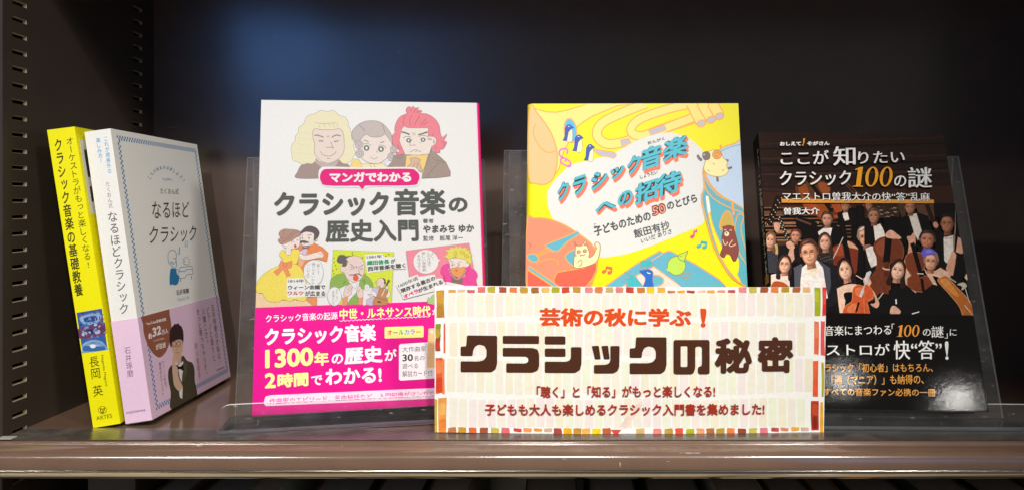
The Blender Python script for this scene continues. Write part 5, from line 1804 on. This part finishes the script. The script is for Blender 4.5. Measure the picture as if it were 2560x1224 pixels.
p_bl, p_br, p_tl = at(1086.7, 1084.4, 0.4815), at(2057, 1081.5, 0.4835), at(1088, 713, 0.4785)
p_bl.z = max(p_bl.z, 0.0012)
u = (p_br - p_bl).normalized()
nrm = u.cross(p_tl - p_bl).normalized()
v = nrm.cross(u)
Mx = Matrix((u, -nrm, v)).transposed().to_4x4()
Mx.translation = p_bl
SW, SHT = (p_br - p_bl).length + 0.0007, (p_tl - p_bl).dot(v)
sg = thing('sign', 'cream printed card with a border of watercolour bricks and big dark brown Japanese title', 'sign', Mx)
F = Face(Mx, (0, 0, 0), (1, 0, 0), (0, 0, 1), SW, SHT)
A = Art(F, 'matte', 2.5e-5)
A.z(1070, 690, 2.5098)
HOT = ['#e8703a', '#b9642e', '#d89a2c', '#a65a34', '#f0a23c', '#b8a62c', '#e24a30', '#cc8a2e', '#e87a80', '#e6a060', '#f08a6c', '#d8453a', '#d07a34', '#f2c41c', '#c0622e']
PALE = ['#f6eeda', '#f2f3d8', '#f7eadf', '#f5efdf', '#f4ebd2', '#f7e9e2', '#f2f3db', '#f7efd2', '#f5eddb']
rnd = random.Random(3)


def brick(c, x0, x1, y0, y1, kind='wash'):
    j = lambda a: rnd.uniform(-a, a)
    A.k = 3
    r = min(9 if kind == 'pale' else 5, (x1 - x0) * .3, (y1 - y0) * .25)
    A.P(c, [(x0 + r, y0 + j(3)), (x1 - r, y0 + j(3)), (x1 + j(2), y0 + r), (x1 + j(3), (y0 + y1) / 2), (x1 + j(2), y1 - r), (x1 - r, y1 + j(3)), (x0 + r, y1 + j(3)), (x0 + j(2), y1 - r), (x0 + j(3), (y0 + y1) / 2), (x0 + j(2), y0 + r)], 1, kind=kind)


# pale courses under the text panel
A.P('#fcf9f0', rrect(112, 96, 2424, 948, 26, 4), 0, kind='matte')
for ri, (y0, y1) in enumerate(((102, 246), (286, 492), (522, 726), (764, 944))):
    for i in range(38):
        x = 122 + i * 60.6 + (ri % 2) * 14
        wob = 7 * math.sin(i * .55 + ri * 2)
        if x + 48 > 2416: break
        brick(PALE[rnd.randrange(9)], x, x + 48, max(y0 + wob, 101), min(y1 + wob, 943), 'pale')
A.P('#f6dccb', [(1195, 940), (1300, 800), (1340, 775), (1345, 800), (1240, 945)], 0, kind='wash')
# bright courses along the edges
for k, (x, c) in enumerate(((128, '#f0a040'), (186, '#f2c0a0'), (246, '#dc6a5c'), (312, '#ec7a70'), (374, '#c4b03c'), (446, '#b4583c'), (512, '#e87a44'), (578, '#c79a34'), (648, '#a86a38'), (714, '#f2bc6c'), (776, '#b2ac2c'), (840, '#e04c34'), (908, '#cf9a38'), (984, '#ec8a84'), (1046, '#e38a54'), (1112, '#d4b272'), (1176, '#ee8f7e'), (1242, '#d34a34'), (1310, '#d8823c'), (1370, '#f4cc24'), (1436, '#f2b44c'), (1500, '#c98a60'), (1560, '#f0b824'), (1620, '#b04a38'), (1688, '#e8c8a8'), (1746, '#f0b04c'), (1812, '#ef9a74'), (1876, '#d8545c'), (1946, '#ee8a8c'), (2012, '#c9bc4c'), (2082, '#a8572e'), (2148, '#ea8440'), (2216, '#bf9a30'), (2286, '#b86a3a'), (2350, '#f2b878'))):
    short = 1500 <= x < 1900 or x < 300
    y0 = 84 if short else 64
    brick(c, x, x + 48, y0, 100)
for k, (x, c) in enumerate(((126, '#c47a4a'), (188, '#cf9a34'), (256, '#ee7038'), (326, '#b05a38'), (396, '#c9b84c'), (462, '#ef6f74'), (538, '#c8503c'), (600, '#ee9a5c'), (666, '#e6a03c'), (728, '#d8b49c'), (788, '#b04c40'), (850, '#f0b41c'), (910, '#c4923c'), (968, '#f2b45c'), (1030, '#f4d414'), (1094, '#c8643c'), (1306, '#dcbc7c'), (1410, '#ee8a80'), (1482, '#c4a040'), (1548, '#ea5a40'), (1616, '#b4b428'), (1680, '#f2a878'), (1742, '#b4703c'), (1806, '#bd9a34'), (1872, '#ee8040'), (1940, '#9c4a30'), (2010, '#ccbc54'), (2078, '#ef8088'), (2150, '#c4504c'), (2210, '#e8905c'), (2278, '#f0b040'), (2338, '#e0b8a0'))):
    short = 530 < x < 740 or x >= 2140
    brick(c, x, x + 50, 946, 968 if short else 984)
A.P('#e64c3c', [(1144, 954), (1212, 954), (1192, 978), (1176, 990), (1160, 974)], 0, kind='wash')
for c, x0, x1, y0, y1 in (('#c98a3c', 54, 102, 88, 258), ('#8f9a2c', 48, 80, 298, 380), ('#b04a34', 48, 76, 380, 468), ('#e8644c', 97, 108, 296, 480), ('#e6603c', 48, 92, 512, 732), ('#f08a4c', 88, 106, 516, 736), ('#f0a04c', 66, 116, 762, 986), ('#d4b020', 42, 56, 770, 986), ('#aab428', 2424, 2462, 70, 248), ('#e43c34', 2474, 2500, 66, 246), ('#ea7048', 2424, 2452, 282, 488), ('#ec5a58', 2464, 2490, 280, 494), ('#ea6a3c', 2414, 2448, 530, 752), ('#b4b02c', 2470, 2484, 540, 752), ('#b23a24', 2404, 2452, 778, 964), ('#f0b02c', 2462, 2478, 790, 980)):
    brick(c, x0, x1, y0, y1)
# second wash bleeding into the tall side bricks
for c, x0, x1, y0, y1 in (('#d8a040', 58, 98, 100, 170), ('#b8862c', 60, 96, 190, 250), ('#c4a83c', 50, 76, 330, 380), ('#c8402c', 50, 74, 410, 460), ('#f08450', 52, 88, 530, 600), ('#e0482c', 54, 90, 640, 720), ('#f4b860', 70, 110, 800, 860), ('#ee8c3c', 70, 112, 900, 975), ('#c2c83c', 2428, 2456, 90, 160), ('#f0584c', 2478, 2497, 90, 170), ('#f08c60', 2428, 2448, 300, 380), ('#ec5c30', 2418, 2444, 640, 740), ('#c85030', 2410, 2446, 800, 870), ('#8c2c1c', 2412, 2440, 880, 950)):
    A.k = 3.6
    A.P(c, [(x0 + rnd.uniform(0, 6), y0), (x1 - rnd.uniform(0, 6), y0 + rnd.uniform(-6, 6)), (x1, (y0 + y1) / 2), (x1 - rnd.uniform(0, 8), y1), (x0 + 3, y1 + rnd.uniform(-8, 8)), (x0, (y0 + y1) / 2)], 1, kind='wash')
RD, BN, DR = '#e6521e', '#4f2c1c', '#a93422'
A.T(RD, '芸術の秋に学ぶ', (700, 310), (1648, 314), (700, 192), 0.05)
A.P(RD, [(1704, 205), (1722, 198), (1742, 208), (1732, 280), (1714, 280)], 1)
A.E(RD, 1722, 300, 16, 15)


def rp(pts, r=9):
    """polygon with rounded corners"""
    out = []
    n = len(pts)
    for i in range(n):
        p, a, b = pts[i], pts[i - 1], pts[(i + 1) % n]
        da, db = math.dist(p, a), math.dist(p, b)
        ra, rb = min(r, da * .45), min(r, db * .45)
        A0 = (p[0] + (a[0] - p[0]) / da * ra, p[1] + (a[1] - p[1]) / da * ra)
        B0 = (p[0] + (b[0] - p[0]) / db * rb, p[1] + (b[1] - p[1]) / db * rb)
        for t in (0, .33, .66, 1):
            out.append(tuple((1 - t) ** 2 * A0[k] + 2 * t * (1 - t) * p[k] + t * t * B0[k] for k in (0, 1)))
    return out


def ku(dx, dy):
    A.k = 9
    A.P(BN, rp([(x + dx, y + dy) for x, y in ((245, 368), (435, 368), (435, 540), (425, 578), (400, 597), (205, 599), (205, 530), (318, 530), (350, 522), (368, 498), (368, 458), (355, 432), (322, 424), (296, 436), (284, 462), (280, 497), (205, 497), (205, 438), (240, 436))]), 0)


ku(0, 0)
ku(1058, 8)
A.k = 9
A.P(BN, rp([(470, 368), (697, 368), (697, 418), (470, 418)]), 0)
A.P(BN, rp([(470, 443), (655, 443), (688, 452), (698, 485), (698, 556), (688, 585), (655, 598), (492, 598), (492, 540), (612, 540), (630, 530), (630, 506), (612, 497), (470, 497)]), 0)
A.P(BN, rp([(733, 370), (862, 370), (862, 421), (733, 421)]), 0)
A.P(BN, rp([(733, 446), (862, 446), (862, 497), (733, 497)]), 0)
A.P(BN, rp([(733, 528), (868, 528), (890, 518), (896, 500), (896, 437), (962, 437), (962, 540), (952, 580), (922, 598), (733, 598)]), 0)
A.P(BN, rp([(1026, 430), (1070, 428), (1082, 512), (1046, 513)], 6), 0)
A.P(BN, rp([(1086, 430), (1128, 428), (1138, 512), (1102, 512)], 6), 0)
A.P(BN, rp([(1142, 430), (1200, 430), (1198, 560), (1186, 588), (1160, 601), (1040, 601), (1040, 548), (1112, 547), (1136, 538), (1143, 515)]), 0)
A.P(BN, rp([(1536, 392), (1762, 392), (1762, 606), (1688, 606), (1688, 560), (1714, 556), (1714, 432), (1672, 432), (1672, 570), (1658, 606), (1536, 606)], 16), 0)
A.P('#f6efdc', rp([(1581, 432), (1622, 432), (1622, 560), (1581, 560)], 7), 0)
A.T(BN, '秘', (1794, 602), (2028, 602), (1794, 380), 0.048)
A.T(BN, '密', (2062, 600), (2290, 600), (2062, 376), 0.048)
A.T(DR, '「聴く」と「知る」がもっと楽しくなる!', (682, 754), (1796, 750), (682, 680), 0.03)
A.T(DR, '子どもも大人も楽しめるクラシック入門書を集めました!', (358, 866), (2106, 862), (358, 792), 0.03)
mb = MB()
mb.box(0, SW, 0, 0.0005, 0, SHT)
A.build('card', sg, (mb, [ink('#fdfbf6', 'matte')]), bow(SW, 0.0022, 0.00022))

# ------------------------------------------------------------------ the stands under the books
book_stand((-0.2072, 0.4772, 0), 11.3, 0.186, 0.0185, 0.0335, 14.0, 0.176, 0.0035, 0.172, 'clear acrylic stand with rounded front lip holding the white and magenta comic book')
book_stand((-0.0400, 0.4970, 0), -0.6, 0.178, 0.0175, 0.0360, 13.0, 0.182, 0.001, 0.170, 'clear acrylic stand holding the yellow hardcover picture book')
book_stand((0.1180, 0.4895, 0), -1.5, 0.205, 0.0170, 0.0190, 19.0, 0.182, 0.034, 0.171, 'clear acrylic stand with long front lip holding the glossy black book')

# ================================================================== books standing in the dark below the shelf
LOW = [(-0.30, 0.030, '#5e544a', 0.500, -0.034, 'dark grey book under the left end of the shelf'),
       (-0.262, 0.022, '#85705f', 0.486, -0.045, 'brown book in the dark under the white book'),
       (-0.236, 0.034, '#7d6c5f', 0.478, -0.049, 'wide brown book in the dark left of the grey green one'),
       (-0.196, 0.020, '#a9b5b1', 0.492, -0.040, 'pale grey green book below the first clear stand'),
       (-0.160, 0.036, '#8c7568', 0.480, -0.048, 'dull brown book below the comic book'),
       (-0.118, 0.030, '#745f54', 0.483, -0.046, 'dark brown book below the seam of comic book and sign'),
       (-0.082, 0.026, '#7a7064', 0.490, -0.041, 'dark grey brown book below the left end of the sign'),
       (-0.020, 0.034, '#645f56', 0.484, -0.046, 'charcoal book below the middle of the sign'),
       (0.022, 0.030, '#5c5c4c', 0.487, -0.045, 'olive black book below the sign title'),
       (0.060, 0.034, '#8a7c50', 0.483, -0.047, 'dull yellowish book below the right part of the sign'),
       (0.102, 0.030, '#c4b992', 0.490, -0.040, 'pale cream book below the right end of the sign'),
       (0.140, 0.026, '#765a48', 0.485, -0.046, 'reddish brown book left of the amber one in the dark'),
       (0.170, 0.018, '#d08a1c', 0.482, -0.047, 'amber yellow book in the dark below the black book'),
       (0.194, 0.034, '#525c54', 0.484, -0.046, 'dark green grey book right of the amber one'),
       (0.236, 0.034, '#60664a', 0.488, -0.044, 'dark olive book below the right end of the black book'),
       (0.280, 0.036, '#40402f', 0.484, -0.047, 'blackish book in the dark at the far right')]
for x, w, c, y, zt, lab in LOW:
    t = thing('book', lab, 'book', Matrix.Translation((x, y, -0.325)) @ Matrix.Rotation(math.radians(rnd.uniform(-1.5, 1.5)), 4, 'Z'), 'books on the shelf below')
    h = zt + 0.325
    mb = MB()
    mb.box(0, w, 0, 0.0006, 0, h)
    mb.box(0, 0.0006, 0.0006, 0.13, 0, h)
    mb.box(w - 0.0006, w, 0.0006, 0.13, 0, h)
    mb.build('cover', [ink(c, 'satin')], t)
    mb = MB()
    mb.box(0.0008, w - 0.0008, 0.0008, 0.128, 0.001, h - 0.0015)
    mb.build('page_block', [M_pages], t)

# unseen magazines and ledge, added only for the bright strip under the lip to mirror
mb = MB()
mb.box(XL, XR, 0.24, 0.4455, -0.262, -0.250)
mb.build('ledge', [M_shelf], case)  # unseen ledge, added to carry the mirrored magazines
MAG = [(-0.318, 0.092, '#efe4c4', 'cream magazine added out of view on the ledge at the left end'), (-0.215, 0.052, '#9fb3bf', 'blue grey magazine added out of view on the ledge beside the cream one'),
       (-0.153, 0.120, '#ece2c2', 'wide cream magazine added out of view on the ledge below the comic book'), (-0.023, 0.110, '#e4dcc0', 'pale magazine added out of view on the ledge below the sign'),
       (0.097, 0.060, '#e9e0cf', 'whitish magazine added out of view on the ledge below the end of the sign'), (0.167, 0.050, '#8b6a4a', 'brown magazine added out of view on the ledge below the black book'),
       (0.227, 0.080, '#d8cf7a', 'yellowish magazine added out of view on the ledge near the right end'), (0.317, 0.070, '#7d8a4c', 'green magazine added out of view on the ledge at the right end')]
for x, w, c, lab in MAG:
    mb = MB()
    mb.box(x, x + w, 0.262, 0.430, -0.2498, -0.2440)
    o = mb.build('magazine', [ink(c, 'satin')])
    tag(o, lab, 'magazine', 'unseen magazines added for the reflection')
    bevel_obj(o, 0.001)
